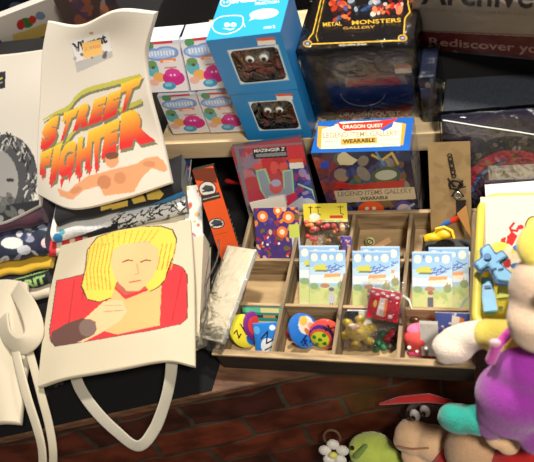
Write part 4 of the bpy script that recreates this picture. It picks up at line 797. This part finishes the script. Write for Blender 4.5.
px_plate('outline', [(489, 242.5), (496, 253), (502, 249), (509, 257), (501, 263), (516, 276), (514, 286), (496, 284), (488, 268), (480, 274), (472, 263), (481, 257), (479, 249)], Q3, .006, DB, cr)
px_plate('cross', [(488.5, 245), (495.5, 256), (502, 251.5), (506.5, 257), (498, 263), (513, 276), (512, 283), (498, 281), (488.5, 265), (480.5, 271), (475, 263.5), (483.5, 258), (481.5, 250)], Q3, .004, LB, cr, off=.003)
_, f_ = px_plate('centre_disc', [(486 + 4 * math.cos(a) + 1.5, 258 + 3.6 * math.sin(a)) for a in np.linspace(0, 2 * math.pi, 17)[:-1]], Q3, .004, mat('deep_blue', (36, 110, 180), rough=.3), cr, .0006, off=.006)
for a in (491, 498): px_plate('groove', [(a, 270), (a + 5.5, 268.5), (a + 5.8, 270), (a + .3, 271.6)], Q3, .001, DB, cr, .0001, off=.0045)
Q4 = [(480, 312, .062), (500, 312, .062), (480, 276, .070)]
bb = empty('blue_block_charm', at(488, 300, .05), 'light blue upright block charm below the blue cross', 'charm')
px_plate('block', [(479.5, 277), (492, 276), (498, 312), (484, 313.5)], Q4, .008, LB, bb, .0022); px_plate('raised_end', [(483, 298), (495, 296.5), (498, 312), (484.5, 313.5)], Q4, .003, LB, bb, .001, off=.004); px_plate('slot', [(484, 286), (491, 285.4), (491.6, 288.5), (484.6, 289)], Q4, .001, DB, bb, .0002, off=.0016)
Q5 = [(500, 300, .066), (516, 300, .066), (500, 272, .078)]
gb2 = empty('pale_green_block', at(508, 292, .045), 'pale yellow green block charm right of the light blue block', 'charm'); px_plate('block', [(499, 283), (519, 270), (522, 297), (496, 300)], Q5, .012, mat('pale_green_vinyl', (206, 212, 110), rough=.5), gb2, .002); px_plate('groove', [(505, 284), (516, 280), (516.4, 281.6), (505.4, 285.6)], Q5, .0012, mat('olive_line', (150, 156, 70), rough=.5), gb2, .0002, off=.0022)
o = fuse('white_bead', [('e', at(501, 309, .035), (.0035, .003, .005))], mat('string_white', (226, 222, 214)), None, .0012, 1); tag(o, 'small white bead below the pale green block in the basket', 'bead')

# ============================================================ folded shirts and cotton bags at the left
riser = empty('display_riser', (-.80, .72, 0), 'black sloping riser under the upright folded shirts', 'stand')
bm = bmesh.new(); sec = [(.655, 0), (.655, .09), (.765, .24), (.80, .24), (.80, 0)]; lo = [bm.verts.new((-1.1, y, z + .0025)) for y, z in sec]; fc = bm.faces.new(lo)
r = bmesh.ops.extrude_face_region(bm, geom=[fc]); bmesh.ops.translate(bm, verts=[v for v in r['geom'] if isinstance(v, bmesh.types.BMVert)], vec=(.575, 0, 0)); bm_obj('block', bm, mat('riser_black', (18, 17, 19), rough=.8), riser)
WH = (226, 218, 204)
# --- white shirt with the big red and yellow lettering
A = PxArt(20, 0, 190, 225, WH)
A.poly([(71, 42), (109, 31), (113, 57), (77, 73)], (190, 186, 184)); A.poly([(71, 42), (109, 31), (112, 51), (76, 62)], (232, 230, 228))  # grey lower part is the tag's shadow, painted into the shirt colour
A.text('Vibrant', 75, 53, 108, 42.5, 10, (44, 44, 50), .05); A.blobs(9, (74, 48, 108, 60), (1, 3), [(60, 60, 66), (160, 160, 168)], .8, 3); A.poly([(82, 43), (101, 39), (103, 54), (84, 59)], (244, 196, 112)); A.text('2,900', 84.5, 51.5, 101, 48, 4, (224, 150, 90)); A.ell(91.5, 33, 2.4, 1.3, (180, 150, 130))
SHD = (122, 124, 96)
def swoosh(pts, wd, o):
    q = catmull(np.c_[np.array(pts, float), np.zeros(len(pts))], 30)[:, :2]; 
    for i, (a, b) in enumerate(zip(q[:-1], q[1:])):
        w_ = wd * min(1, .35 + i / 12); A.poly([a + o + [0, -w_ / 2], b + o + [0, -w_ / 2], b + o + [0, w_ / 2], a + o + [0, w_ / 2]], SHD if o[0] else (196, 190, 80))
S1 = [(43, 120), (56, 113), (68, 108), (77, 97), (88, 90), (110, 84), (141, 76)]; S2 = [(42, 152), (56, 145), (66, 141), (76, 129), (90, 122), (112, 113), (142, 101)]
for S_, w_ in ((S1, 5), (S2, 5)): swoosh(S_, w_, np.array([1.5, 2.4])); swoosh(S_, w_, np.array([0, 0.]))
STR = [('S', [(40, 153), (56, 143), (60, 112), (43, 124)]), ('T', [(58, 143), (66, 139), (80, 106), (64, 113)]), ('R', [(73, 132), (88, 126), (94, 99), (80, 106)]), ('E', [(88, 126), (101, 121), (107, 95), (94, 100)]), ('E', [(102, 122), (116, 115), (122, 89), (108, 94)]), ('T', [(119, 114), (128, 109), (143, 76), (121, 84)])]
FIG = [('F', [(40, 175), (48, 175), (53, 147), (41, 153)]), ('I', [(49, 185), (56, 180), (62, 143), (54, 147)]), ('G', [(56, 182), (73, 172), (77, 139), (61, 144)]), ('H', [(75, 176), (90, 168), (93, 131), (78, 138)]), ('T', [(92, 172), (100, 165), (108, 123), (88, 131)]), ('E', [(101, 160), (116, 153), (120, 118), (106, 124)]), ('R', [(119, 150), (156, 141), (144, 104), (121, 114)])]
for L_ in (STR, FIG):
    for ch, q in L_:
        q = np.array(q, float); q[:2] += [0, 1.5]; A.textq(ch, q + [1.8, 1.6], SHD, .09)
    for ch, q in L_:
        q = np.array(q, float); A.textq(ch, q , (224, 44, 44), .085, top=(250, 206, 60))
for x, y in ((44, 176), (52, 184), (62, 184), (70, 178), (80, 178), (90, 172), (97, 170)): A.poly([(x - 2, y - 5), (x + 3, y - 6), (x - 1, y + 5)], (222, 52, 46))
# plain stand-in figure print with outstretched arms
sk, sd = (226, 160, 114), (176, 96, 62)
for p in ([(57, 188), (60, 196), (72, 200), (84, 190), (100, 186), (104, 196), (134, 192), (142, 178), (152, 168), (164, 172), (168, 170), (166, 164), (158, 156), (146, 158), (136, 164), (128, 166), (118, 168), (104, 172), (88, 176), (76, 184), (68, 192)],): A.poly(p, sk)
A.ell(112, 160, 7, 8, sk, .1); A.ell(112, 155.5, 7, 3.6, (120, 74, 50), -.1); A.ell(104, 182, 7, 7, sd, .4, .55); A.ell(120, 178, 6, 6, sd, .2, .4); A.ell(76, 190, 6, 3, sd, -.4, .4); A.ell(150, 164, 7, 3, sd, .1, .4); A.ell(160, 164, 5, 5, sk)
o = drape('folded_shirt', [[(38, 194, .120), (72, 208, .116), (122, 198, .123), (171, 182, .130)], [(38, 150, .172), (80, 150, .172), (125, 142, .180), (161, 140, .176)], [(40, 100, .228), (80, 96, .232), (115, 93, .236), (148, 96, .232)], [(42, 56, .276), (80, 50, .284), (112, 44, .290), (144, 54, .280)], [(48, 22, .312), (80, 27, .312), (116, 12, .330), (154, 14, .326)]],
    A, (216, 208, 196), .010, CLOTH, 230, 260, wr=.0016); tag(o, 'white folded shirt with big red and yellow STREET FIGHTER lettering', 'folded shirt')
# --- white shirt at the left edge with a grey portrait
A = PxArt(-50, 40, 60, 240, (216, 209, 198))
A.poly([(-20, 76), (6, 71), (5, 88), (-20, 94)], (24, 26, 40)); A.poly([(-14, 82), (3, 77), (3, 79), (-14, 84)], (190, 180, 80)); A.poly([(-14, 86), (3, 81.5), (3, 83), (-14, 88)], (150, 150, 110))
A.ell(4, 178, 33, 44, (70, 70, 74), .1); A.ell(-8, 184, 26, 36, (150, 148, 146), .1)
rr = random.Random(4)
for i in range(130):
    a = rr.uniform(-1.7, 1.5); r0 = rr.uniform(.74, 1.02); x, y = 3 + 33 * r0 * math.cos(a), 178 + 46 * r0 * math.sin(a)
    pline(A, [(x, y), (x + rr.uniform(-4, 4), y + rr.uniform(2, 8))], rr.uniform(.7, 1.8), rr.choice([(40, 40, 44), (120, 120, 122), (190, 188, 184), (26, 26, 30)]))
A.ell(-14, 178, 5, 2, (40, 40, 42)); A.ell(10, 180, 4, 2, (40, 40, 42)); pline(A, [(-1, 182), (-3, 196), (3, 198)], 1.4, (90, 90, 92)); pline(A, [(-8, 206), (6, 206)], 1.6, (60, 60, 62)); A.blobs(34, (-20, 195, 30, 228), (2, 6), [(60, 60, 64), (120, 118, 118), (30, 30, 34)], .6, 5)
A.poly([(-50, 214), (50, 198), (50, 240), (-50, 240)], (30, 32, 40)); A.blobs(26, (-20, 205, 42, 228), (2, 7), [(60, 66, 76), (150, 148, 146), (24, 24, 30), (96, 100, 96)], .8, 6)
o = drape('folded_shirt', [[(-42, 230, .100), (-15, 226, .100), (10, 219, .103), (39, 205, .106)], [(-42, 160, .160), (-15, 155, .162), (12, 150, .166), (41, 142, .172)], [(-42, 100, .215), (-15, 98, .218), (15, 94, .222), (43, 90, .226)], [(-42, 62, .250), (-15, 58, .255), (15, 55, .258), (46, 50, .262)]],
    A, (206, 200, 192), .014, CLOTH, 180, 240, wr=.0016, seed=5); tag(o, 'white folded shirt with a grey curly haired portrait at the left edge', 'folded shirt')
# --- folded shirts under them, fold edges to the front
def foldart(base, fn):
    A_ = PxArt(-60, 170, 230, 320, base, 2); fn(A_); return A_
def pA(A_):
    A_.poly([(40, 240), (200, 180), (200, 205), (40, 250)], (18, 18, 24))
    for q in ([(101, 199), (112, 196), (112, 208), (101, 211)], [(112, 204), (128, 200), (128, 206), (112, 210)], [(130, 196), (142, 192), (146, 201), (134, 204)], [(146, 192), (158, 188), (164, 194), (160, 199), (148, 200)], [(124, 195), (131, 194), (131, 198), (124, 199)]): A_.poly(q, (196, 168, 72))
    A_.poly([(108, 214), (150, 205), (186, 190), (186, 195), (150, 210), (108, 219)], (38, 120, 176))
G2 = 'shirts folded in the pile under the lettered shirt'
folded('folded_shirt', (58, 219), (184, 189), .097, .022, .06, foldart((20, 20, 26), pA), (20, 20, 26), 'black folded shirt with yellow blocks and blue hem, directly under the lettered shirt', None)
def pB(A_):
    A_.poly([(40, 250), (118, 222), (118, 240), (40, 256)], (24, 24, 34)); A_.text('FEJDIC', 66, 239, 112, 228, 9, (210, 214, 220), .04)
    rb_ = random.Random(3)
    for i in range(90):
        x = rb_.uniform(112, 186); y = 226 - (x - 112) * .28 + rb_.uniform(-10, 10); pline(A_, [(x, y), (x + rb_.uniform(-6, 9), y + rb_.uniform(-7, 5))], rb_.uniform(.6, 1.8), (24, 24, 28))
    A_.ell(58, 238, 5, 5, (40, 130, 190)); A_.ell(62, 232, 3, 3, (90, 170, 190))
folded('folded_shirt', (54, 236), (188, 207), .074, .022, .07, foldart((228, 226, 222), pB), (40, 40, 46), 'white folded shirt with dense black ink drawing, middle of the pile', None)
def pC(A_):
    for i in range(5): A_.poly([(48 + i * 13, 262), (56 + i * 13, 260), (57 + i * 13, 236 - i), (49 + i * 13, 238 - i)], (216, 50, 60))
folded('folded_shirt', (50, 250), (190, 223), .052, .020, .08, foldart((232, 222, 196), pC), (226, 216, 190), 'cream folded shirt with red stripes, just above the blond portrait bag', None)
boxobj_ = boxobj('plinth', -.66, .56, 0, -.455, .64, .040, MATS['riser_black'], None, .002); tag(boxobj_, 'low black plinth under the pile of folded shirts', 'stand')
def q1(A_): A_.blobs(40, (-40, 200, 60, 250), (2, 8), [(70, 34, 50), (52, 30, 48), (86, 46, 60), (34, 26, 38)], .8, 3)
folded('folded_shirt', (-45, 235), (46, 217), .088, .020, .08, foldart((66, 34, 50), q1), (50, 30, 40), 'dark maroon folded shirt under the grey portrait shirt', None)
def q2(A_):
    rb_ = random.Random(9); A_.blobs(110, (-50, 225, 60, 290), (1.5, 7), [(40, 46, 84), (26, 30, 56), (60, 66, 110), (216, 218, 222), (150, 156, 176), (34, 50, 60)], .9, 13)
    A_.ell(12, 243, 11, 6, (222, 222, 220)); A_.ell(24, 250, 7, 5, (200, 204, 210)); A_.ell(46, 243, 5, 5, (226, 200, 206)); A_.ell(48, 240, 2, 3, (190, 40, 60))
folded('folded_shirt', (-45, 262), (50, 244), .062, .030, .10, foldart((34, 38, 66), q2), (30, 34, 60), 'navy folded shirt with white floral pattern under the maroon one', None)
folded('folded_shirt', (-45, 282), (52, 265), .041, .010, .11, None, (214, 172, 48), 'mustard yellow folded shirt edge between navy floral and black ones', None)
def q4(A_):
    A_.text('ORIT', 15, 293, 47, 283, 9, (150, 190, 110), .05)
    pline(A_, [(14, 280), (48, 270)], 1, (140, 180, 110))
folded('folded_shirt', (-45, 298), (50, 279), .028, .016, .11, foldart((20, 22, 30), q4), (20, 22, 30), 'black folded shirt with pale green letters, lowest of the left pile', None)
folded('folded_cloth', (-45, 312), (52, 292), .0112, .016, .12, None, (222, 210, 188), 'plain cream folded cotton at the very bottom of the left pile', None)

# --- tote bag with the portrait print
TOT = (200, 189, 164)
A = PxArt(30, 215, 210, 395, TOT); bk_ = (60, 40, 36)
red_, rd2 = (216, 48, 54), (176, 34, 42)
outl = [(56, 280), (72, 277), (86, 274), (100, 268), (160, 268), (170, 264), (182, 268), (187, 276), (187, 318), (180, 324), (150, 331), (100, 339), (56, 346), (51, 340), (50, 330)]
A.poly([((x - 118) * 1.012 + 118, (y - 304) * 1.02 + 304) for x, y in outl], bk_); A.poly(outl, red_)
for p in ([(74, 280), (68, 330)], [(182, 272), (172, 322)], [(84, 285), (82, 300)]): pline(A, p, 1.2, rd2)
A.poly([(112, 286), (126, 300), (162, 286), (160, 326), (118, 335), (100, 330), (108, 300)], (232, 172, 112))        # open neckline
A.poly([(112, 284), (126, 296), (150, 288), (146, 282)], (176, 90, 70))
def hairp(k): return [((x - 130) * k + 130, (y - 262) * k + 262) for x, y in [(88, 299), (82, 286), (86, 268), (88, 250), (98, 238), (118, 231), (140, 227), (160, 226), (172, 230), (176, 240), (174, 254), (169, 266), (165, 280), (158, 288), (150, 292), (138, 276), (118, 280), (112, 298), (100, 302)]]
A.poly(hairp(1.025), bk_); A.poly(hairp(1), (228, 196, 78))
A.poly([(112, 252), (120, 246), (146, 240), (158, 248), (160, 264), (152, 280), (140, 292), (128, 292), (116, 280), (111, 266)], (236, 178, 126))
for i in list(range(0, 13, 2)) + list(range(16, 26, 3)):
    x = 87 + i * 1.9 if i < 13 else 154 + (i - 13) * 1.5; pline(A, [(x + 4, 244), (x - 1, 270), (x + 1, 290 if i < 13 else 262)], 1.0, (188, 142, 40))
for i in range(10): pline(A, [(100 + i * 6.5, 233 - i * .4), (104 + i * 5, 246 - i * .4)], .7, (188, 142, 40))
for x in (128, 146): pline(A, [(x - 5, 262.5), (x, 260.5), (x + 5, 261)], 1.3, (110, 70, 50))
pline(A, [(137, 264), (139, 274), (135, 275)], .9, (206, 140, 100)); pline(A, [(130, 283), (141, 281)], 1.4, (190, 90, 80))
A.poly([(62, 344), (70, 330), (88, 316), (104, 302), (122, 300), (128, 312), (120, 322), (100, 334), (84, 342)], (242, 186, 140)); A.poly([(52, 332), (66, 324), (82, 318), (96, 322), (92, 336), (76, 343), (56, 346), (51, 340)], (96, 62, 56)); A.ell(88, 328, 9, 9, (120, 96, 88)); pline(A, [(104, 306), (122, 306)], .8, (200, 130, 96)); pline(A, [(104, 312), (124, 311)], .8, (200, 130, 96))
tb = empty('tote_bag', at(120, 300, .05), 'natural cotton tote bag printed with a blond figure in red, handles hanging over the edge', 'bag')
drape('bag_body', [[(39, 386, .066), (65, 377, .078), (118, 368, .082), (165, 360, .078), (194, 365, .066)], [(43, 340, .078), (75, 332, .090), (118, 325, .094), (160, 318, .092), (193, 314, .082)], [(49, 292, .078), (80, 285, .092), (120, 276, .096), (158, 268, .094), (192, 265, .084)], [(60, 245, .068), (90, 238, .084), (125, 230, .088), (160, 224, .086), (190, 221, .076)]],
      A, (206, 194, 168), .009, CANVAS, 230, 260, parent=tb, wr=.0024, seed=11)
nS = lambda P, N_: [np.cross(t_, n_) for t_, n_ in zip(np.gradient(np.array(P), axis=0), N_)]
P = [at(73, 368, .050), at(80, 388, .046), at(95, 410, .034), at(116, 431, .018), at(138, 446, .006), at(154, 430, .012), at(165, 402, .030), at(170, 380, .044), at(172, 362, .054)]
Nn = [(.0, -.3, .95), (0, -.4, .9), (-.1, -.5, .85), (0, -.7, .7), (.3, -.8, .5), (.7, -.6, .5), (.8, -.45, .4), (.8, -.4, .4), (.7, -.4, .5)]
strap('handle', P, nS(P, Nn), .0165, .0024, (184, 178, 162), CANVAS, tb, 90)  # shade on the hanging handle put into its darker, cooler colour
folded('folded_tote', (60, 360), (204, 336), .034, .034, .16, None, (206, 194, 170), 'plain cream folded bag lying under the printed tote bag', None, CANVAS)
# --- plain tote at the left edge
t2 = empty('tote_bag', at(5, 350, .03), 'plain cream tote bag with crumpled long handles at the left edge', 'bag')
drape('bag_body', [[(-42, 432, .040), (-20, 424, .046), (0, 421, .048), (20, 422, .040)], [(-42, 380, .060), (-20, 372, .066), (2, 366, .068), (24, 372, .056)], [(-42, 330, .074), (-20, 322, .080), (6, 318, .082), (30, 326, .068)], [(-42, 290, .074), (-20, 284, .080), (6, 280, .082), (27, 284, .070)]], None, (200, 190, 168), .014, CANVAS, 90, 110, parent=t2, wr=.005, seed=21)
P = [at(16, 288, .086), at(30, 312, .092), at(34, 334, .088), at(22, 346, .084), at(8, 338, .088), at(2, 318, .092)]
Nn = [(0, -.5, .85), (.4, -.4, .85), (.4, -.6, .7), (0, -.8, .6), (-.3, -.6, .7), (-.3, -.3, .9)]; strap('handle_fold', P, nS(P, Nn), .026, .004, (196, 186, 164), CANVAS, t2)
P = [at(13, 340, .080), at(20, 370, .072), at(28, 400, .058), at(37, 428, .035), at(42, 450, .012), at(43, 475, -.02)]; Nn = [(-.1, -.5, .85)] * 6; strap('handle', P, nS(P, Nn), .014, .003, (204, 194, 172), CANVAS, t2)
P = [at(26, 340, .074), at(34, 368, .066), at(42, 398, .052), at(49, 425, .030), at(53, 450, .006), at(53, 475, -.026)]; Nn = [(.35, -.45, .8)] * 6; strap('handle', P, nS(P, Nn), .011, .003, (192, 182, 160), CANVAS, t2)
o = bag('crinkled_wrapper', from3(at(40, 388, .012), at(60, 384, .012), at(40, 300, .05))[0], .03, .105, .02, None, seed=31, amp=.004); tag(o, 'crinkled clear wrapper between the two tote bags', 'wrapper')
# --- cellophane packed white cloth
f, w, h = from3(at(193, 335, .046), at(221, 342, .052), at(197, 240, .070)); 
wp = empty('wrapped_shirt', f(w / 2, .01, 0), 'cream shirt packed in clear film with a dark zip line beside the tray', 'folded shirt')
c = Canvas(w, h, (212, 200, 176), .0008, f.quad_front(w, h)); sheet('cloth', Frame(f(0, .003, 0), f.ex, f.ez), w, h, c, CLOTH, wp, t=.008, bulge=.003); bag('clear_film', Frame(f(-.003, -.006, .000), f.ex, f.ez), w + .008, h + .004, .020, wp, FILM, amp=.0006, seed=33); bag('film_end', Frame(f(-.002, -.004, -.014), f.ex, f.ez), w + .006, .034, .016, wp, amp=.0025, seed=34)
zp = []
for i in range(34):
    t_ = i / 33; p = fr_p = c.tf([(221.5 - 17 * t_ + 3 * math.sin(t_ * 9), 242 + 88 * t_)])[0]; zp.append(f(p[0], -.0082 - (i % 2) * .0012, p[1]))
link('zip_line', zp, .0012, mat('zip_dark', (70, 64, 58), rough=.4), wp)
f, w, h = from3(at(186, 248, .045), at(203, 246, .045), at(181, 187, .085)); c = Canvas(w, h, (226, 222, 214), .0008); c.blobs(16, (0, 0, w, h), (.002, .005), [(222, 180, 110), (200, 90, 70), (190, 200, 214), (90, 90, 110)], .9, 8)
o = sheet('printed_leaflet', f, w, h, c, PRINT, t=.003); tag(o, 'white leaflet with small coloured prints left of the orange pack', 'paper')
f, w, h = from3(at(172, 222, .05), at(184, 222, .05), at(168, 160, .09)); c = Canvas(w, h, (30, 46, 90), .001); c.blobs(10, (0, 0, w, h), (.001, .004), [(50, 130, 190), (160, 60, 60), (30, 30, 60)], .9, 4)
o = sheet('blue_leaflet', f, w, h, c, PRINT, t=.003); tag(o, 'dark blue narrow leaflet beside the pile of folded shirts', 'paper')
# --- orange pack
f, w, h = from3(at(222, 262, .010), at(241, 258, .010), at(191, 171, .140)); w = .031
c = Canvas(w, h, (240, 92, 36), .0005, f.quad_front(w, h)); c.poly([(188, 168), (216, 168), (217, 183), (193, 180)], (120, 52, 30))
for cx, cy, s_ in ((207.5, 189, 1), (216.5, 223.5, .9)):
    c.ell(cx, cy, 9 * s_, 6 * s_ if s_ < 1 else 8, (40, 30, 28)); c.ell(cx, cy, 8 * s_, 5 * s_ if s_ < 1 else 7, (226, 222, 214)); c.poly([(cx - 6, cy), (cx - 2, cy - 4), (cx + 5, cy - 3), (cx + 6, cy + 2), (cx, cy + 3)], (70, 76, 84)); pline(c, [(cx - 5, cy + 3), (cx + 6, cy)], 1.2, (40, 40, 46))
c.poly([(200, 196), (219, 192), (221, 198), (202, 203)], (60, 48, 44)); pline(c, [(203, 199.5), (219, 195.5)], .9, (190, 180, 170)); pline(c, [(212, 236), (227, 232)], .7, (200, 70, 30))
sd_ = Canvas(.012, h, (20, 18, 18), .0008)
for i in range(9): sd_.rect(.003, h * (.1 + i * .05), .008, h * (.125 + i * .05), (170, 160, 150))
o = artbox('orange_carton', f, w, .012, h, (22, 20, 20), c, None, sd_, PRINT); tag(o, 'slim orange carton with two white emblems leaning in the dark gap', 'box')

# --- blurred things behind the shirts
f, w, h = from3(at(12, 66, .20), at(92, 36, .20), at(8, 33, .27)); c = Canvas(w, h, (220, 212, 204), .0012, f.quad_front(w, h)); c.ell(30, 40, 7, 5, (60, 120, 60)); c.ell(24, 42, 4, 5, (190, 50, 50)); c.ell(36, 37, 4, 4, (190, 60, 50)); f.O = f.O + f.ey * .035; c.poly([(62, 22), (74, 18), (75, 24), (63, 27)], (220, 70, 60)); c.poly([(16, 52), (50, 40), (52, 58), (18, 70)], (210, 180, 96)); c.ell(44, 33, 5, 4, (120, 140, 170))
o = artbox('leaflet_pack', f, w, .01, h, (200, 196, 190), c, None, None, PRINT); tag(o, 'blurred white leaflet with red and green pictures behind the shirts', 'leaflet')
f, w, h = from3(at(75, 42, .22), at(126, 24, .22), at(72, -6, .29)); c = Canvas(w, h, (56, 40, 36), .0012, f.quad_front(w, h)); c.blobs(26, (72, -4, 128, 34), (3, 8), [(110, 60, 40), (60, 40, 60), (150, 90, 60), (36, 30, 50), (120, 110, 120)], .8, 4)
o = artbox('brown_picture_book', f, w, .012, h, (50, 40, 40), c, None, None, PRINT); tag(o, 'blurred brown picture book behind the collar of the lettered shirt', 'book')
f, w, h = from3(at(-40, 52, .20), at(90, 14, .20), at(-44, 10, .30)); c = Canvas(w, h, (30, 40, 52), .002, f.quad_front(w, h)); c.ell(18, 22, 7, 4, (110, 130, 160), 0, .7); c.poly([(-50, 60), (120, -4), (120, 0), (-50, 66)], (80, 78, 80))
f.O = f.O + f.ey * .03; o = artbox('dark_book', f, w, .02, h, (24, 28, 36), c, None, None, GLOSSP); tag(o, 'blurred dark blue glossy book behind the white leaflet', 'book')
f, w, h = from3(at(-40, 22, .22), at(100, -16, .22), at(-44, -12, .30)); f.O = f.O + f.ey * .04; c = Canvas(w, h, (60, 44, 44), .003); o = artbox('dark_red_book', f, w, .02, h, (50, 40, 40), c, None, None, GLOSSP); tag(o, 'blurred dull red book in the top left corner', 'book')
bs = empty('book_ledge', (-1.0, .98, 0), 'dark ledge holding the blurred books behind the shirts', 'shelf'); boxobj('block', -1.7, .90, 0, -.60, 1.6, .16, MATS['riser_black'], bs, .002)
cl = boxobj('black_bag', -.50, 1.02, 0, -.28, 1.25, .30, mat('black_nylon', (12, 13, 18), rough=.55, bump=.8, bscale=14), None, .02); tag(cl, 'black bag in the shade behind the candy packs', 'bag')

# ============================================================ plush toys on the low bench
def plush(name, col, **k): return mat(name, col, rough=.95, noise=.12, nscale=60, bump=.7, bscale=420, sheen=.5, **k)
YP = plush('plush_yellow', (228, 208, 84)); PP = plush('plush_purple', (166, 48, 176)); SKN = plush('plush_peach', (236, 204, 174)); MIT = plush('plush_cream', (238, 222, 206)); TEAL = plush('plush_teal', (36, 162, 146))
TAN = plush('plush_tan', (238, 196, 152)); BRN = plush('plush_brown', (58, 34, 26)); REDP = plush('plush_red', (190, 24, 26)); GRN = plush('plush_green', (190, 210, 90)); PNK = plush('plush_magenta', (226, 70, 190)); BLKP = mat('plush_bead_black', (18, 16, 18), rough=.25); WP = plush('plush_white', (238, 234, 226))
v3 = lambda *a: np.array(a, float)
dl = empty('plush_doll', at(505, 440, .0), 'plush doll in yellow top and purple dungarees with cream mitten and teal shoe', 'plush toy')
fuse('body', [('e', at(522, 346, .090), (.036, .026, .036)), ('c', at(506, 336, .100), at(492, 334, .094), .018, .0165), ('c', at(492, 334, .094), at(487, 334, .090), .0165, .0172)], YP, dl, .0022, 20)
fuse('dungarees', [('e', at(517, 396, .044), (.045, .038, .050)), ('e', at(527, 366, .084), (.035, .034, .036)), ('e', at(512, 410, .022), (.040, .032, .034)), ('c', at(500, 412, .012), at(492, 424, .0), .024, .019), ('c', at(534, 420, .012), at(536, 436, -.004), .026, .022)], PP, dl, .0022, 45)
fuse('shoulder_strap', [('c', at(497, 346, .122), at(508, 334, .134), .0052, .0050), ('c', at(508, 334, .134), at(519, 322, .142), .0050, .0048), ('c', at(497, 346, .122), at(491, 360, .098), .0055, .006)], PNK, dl, .0015)
fuse('strap_button', [('e', at(495, 343, .128), (.0065, .004, .0065))], plush('plush_button_pink', (240, 196, 206)), dl, .0012)
fuse('mitten', [('e', at(453, 347, .068), (.024, .019, .019)), ('e', at(462, 340, .073), (.022, .018, .019)), ('c', at(466, 337, .077), at(488, 333, .089), .0172, .0162), ('e', at(450, 335, .078), (.010, .009, .009)), ('e', at(446, 356, .062), (.012, .010, .010))], MIT, dl, .0022, 14)
fuse('shoe', [('e', at(460, 419, -.008), (.026, .018, .017)), ('e', at(478, 420, -.004), (.026, .018, .017)), ('e', at(453, 416, -.002), (.017, .015, .016))], TEAL, dl, .0022)
fuse('head', [('e', at(549, 290, .180), (.038, .034, .048)), ('e', at(538, 318, .165), (.030, .028, .026)), ('e', at(545, 330, .155), (.034, .026, .020))], SKN, dl, .0022, 30)
fuse('cap', [('e', at(556, 246, .220), (.036, .032, .020))], YP, dl, .0022)
fuse('nose', [('e', at(548, 298, .215), (.010, .009, .009))], SKN, dl, .0018)
for p in (((540, 283, .214)), ((557, 283, .214))): fuse('eye', [('e', at(*p), (.003, .0025, .004))], BLKP, dl, .0009, 1)

mk = empty('plush_monkey', at(440, 455, -.28), 'plush monkey with large tan muzzle, white eyes and red cap under the tray corner', 'plush toy')
fuse('muzzle', [('e', at(417, 436, -.145), (.031, .027, .023)), ('e', at(432, 442, -.145), (.026, .026, .026)), ('e', at(404, 440, -.150), (.015, .016, .012)), ('e', at(420, 455, -.165), (.026, .022, .014))], TAN, mk, .0022)
fuse('mouth_line', [('c', at(397, 446, -.125), at(412, 449, -.122), .0016, .0016), ('c', at(412, 449, -.122), at(428, 448, -.122), .0016, .0016)], plush('plush_seam', (170, 110, 70)), mk, .001, 1)
fuse('head', [('e', at(431, 424, -.150) + v3(0, .010, 0), (.036, .026, .034))], BRN, mk, .0025)
for p in ((415, 415), (425, 411)):
    ey_ = fuse('eye', [('e', at(*p, -.108), (.0072, .005, .0165))], mat('plush_grey_white', (206, 198, 196), rough=.9), mk, .0014); fuse('pupil', [('e', at(p[0] - 1.5, p[1] + 1, -.104) + v3(0, -.0035, 0), (.0032, .0028, .0075))], BLKP, ey_, .0009, 1)
fuse('cap_brim', [('c', at(380, 404, -.110), at(400, 400, -.098), .0022, .0055), ('c', at(400, 400, -.098), at(428, 398, -.094), .0055, .0065), ('c', at(428, 398, -.094), at(450, 402, -.100), .0065, .004)], REDP, mk, .0015)
fuse('body', [('e', at(476, 452, -.115), (.040, .036, .052)), ('e', at(472, 470, -.22) + v3(0, .0, 0), (.050, .036, .080))], plush('plush_light_brown', (214, 172, 132)), mk, .003)
fuse('red_shirt', [('e', at(450, 464, -.16), (.024, .030, .034)), ('e', at(520, 462, -.10), (.040, .034, .034))], REDP, mk, .0025)
fuse('hand', [('e', at(500, 438, -.030), (.017, .014, .010)), ('e', at(508, 444, -.036), (.014, .013, .010))], TAN, mk, .002)
gp = empty('plush_green_toy', at(372, 462, -.29), 'pale green rounded plush toy with leaf, beside the white flower', 'plush toy')
fuse('body', [('e', at(372, 452, -.205), (.034, .030, .026)), ('e', at(362, 449, -.200), (.020, .022, .018)), ('e', at(375, 478, -.255), (.046, .040, .044)), ('c', at(385, 455, -.2), at(398, 466, -.21), .018, .014)], GRN, gp, .0022)
fuse('leaf', [('c', at(357, 456, -.175), at(366, 446, -.172), .0045, .0035)], plush('plush_leaf', (120, 150, 60)), gp, .0015)
fuse('eye', [('e', at(352.5, 448, -.178), (.003, .003, .0055))], BLKP, gp, .001, 1)
fw = empty('plush_flower', at(334, 455, -.20), 'white plush flower with a pale yellow centre beside the green toy', 'plush toy'); q = at(334, 453, -.185); f = Frame(q, (1, .1, 0), (0, .65, .75))
for k_ in range(5):
    a = k_ * 2 * math.pi / 5 + math.pi / 2; fuse('petal', [('e', f(.0135 * math.cos(a), 0, .0135 * math.sin(a)), (.0098, .007, .0098))], WP, fw, .0018)
fuse('centre', [('e', f(0, -.007, 0), (.0068, .005, .0068))], plush('plush_pale_yellow', (236, 226, 110)), fw, .0014)
fuse('stem', [('c', f(0, .008, -.01), at(336, 470, -.29), .004, .004)], plush('plush_leaf', (120, 150, 60)), fw, .0016)
link('brown_loop', ring(f(-.003, .012, .018), .012, f, 1.0, 20), .0022, mat('loop_brown', (96, 66, 46), rough=.6), fw, True)
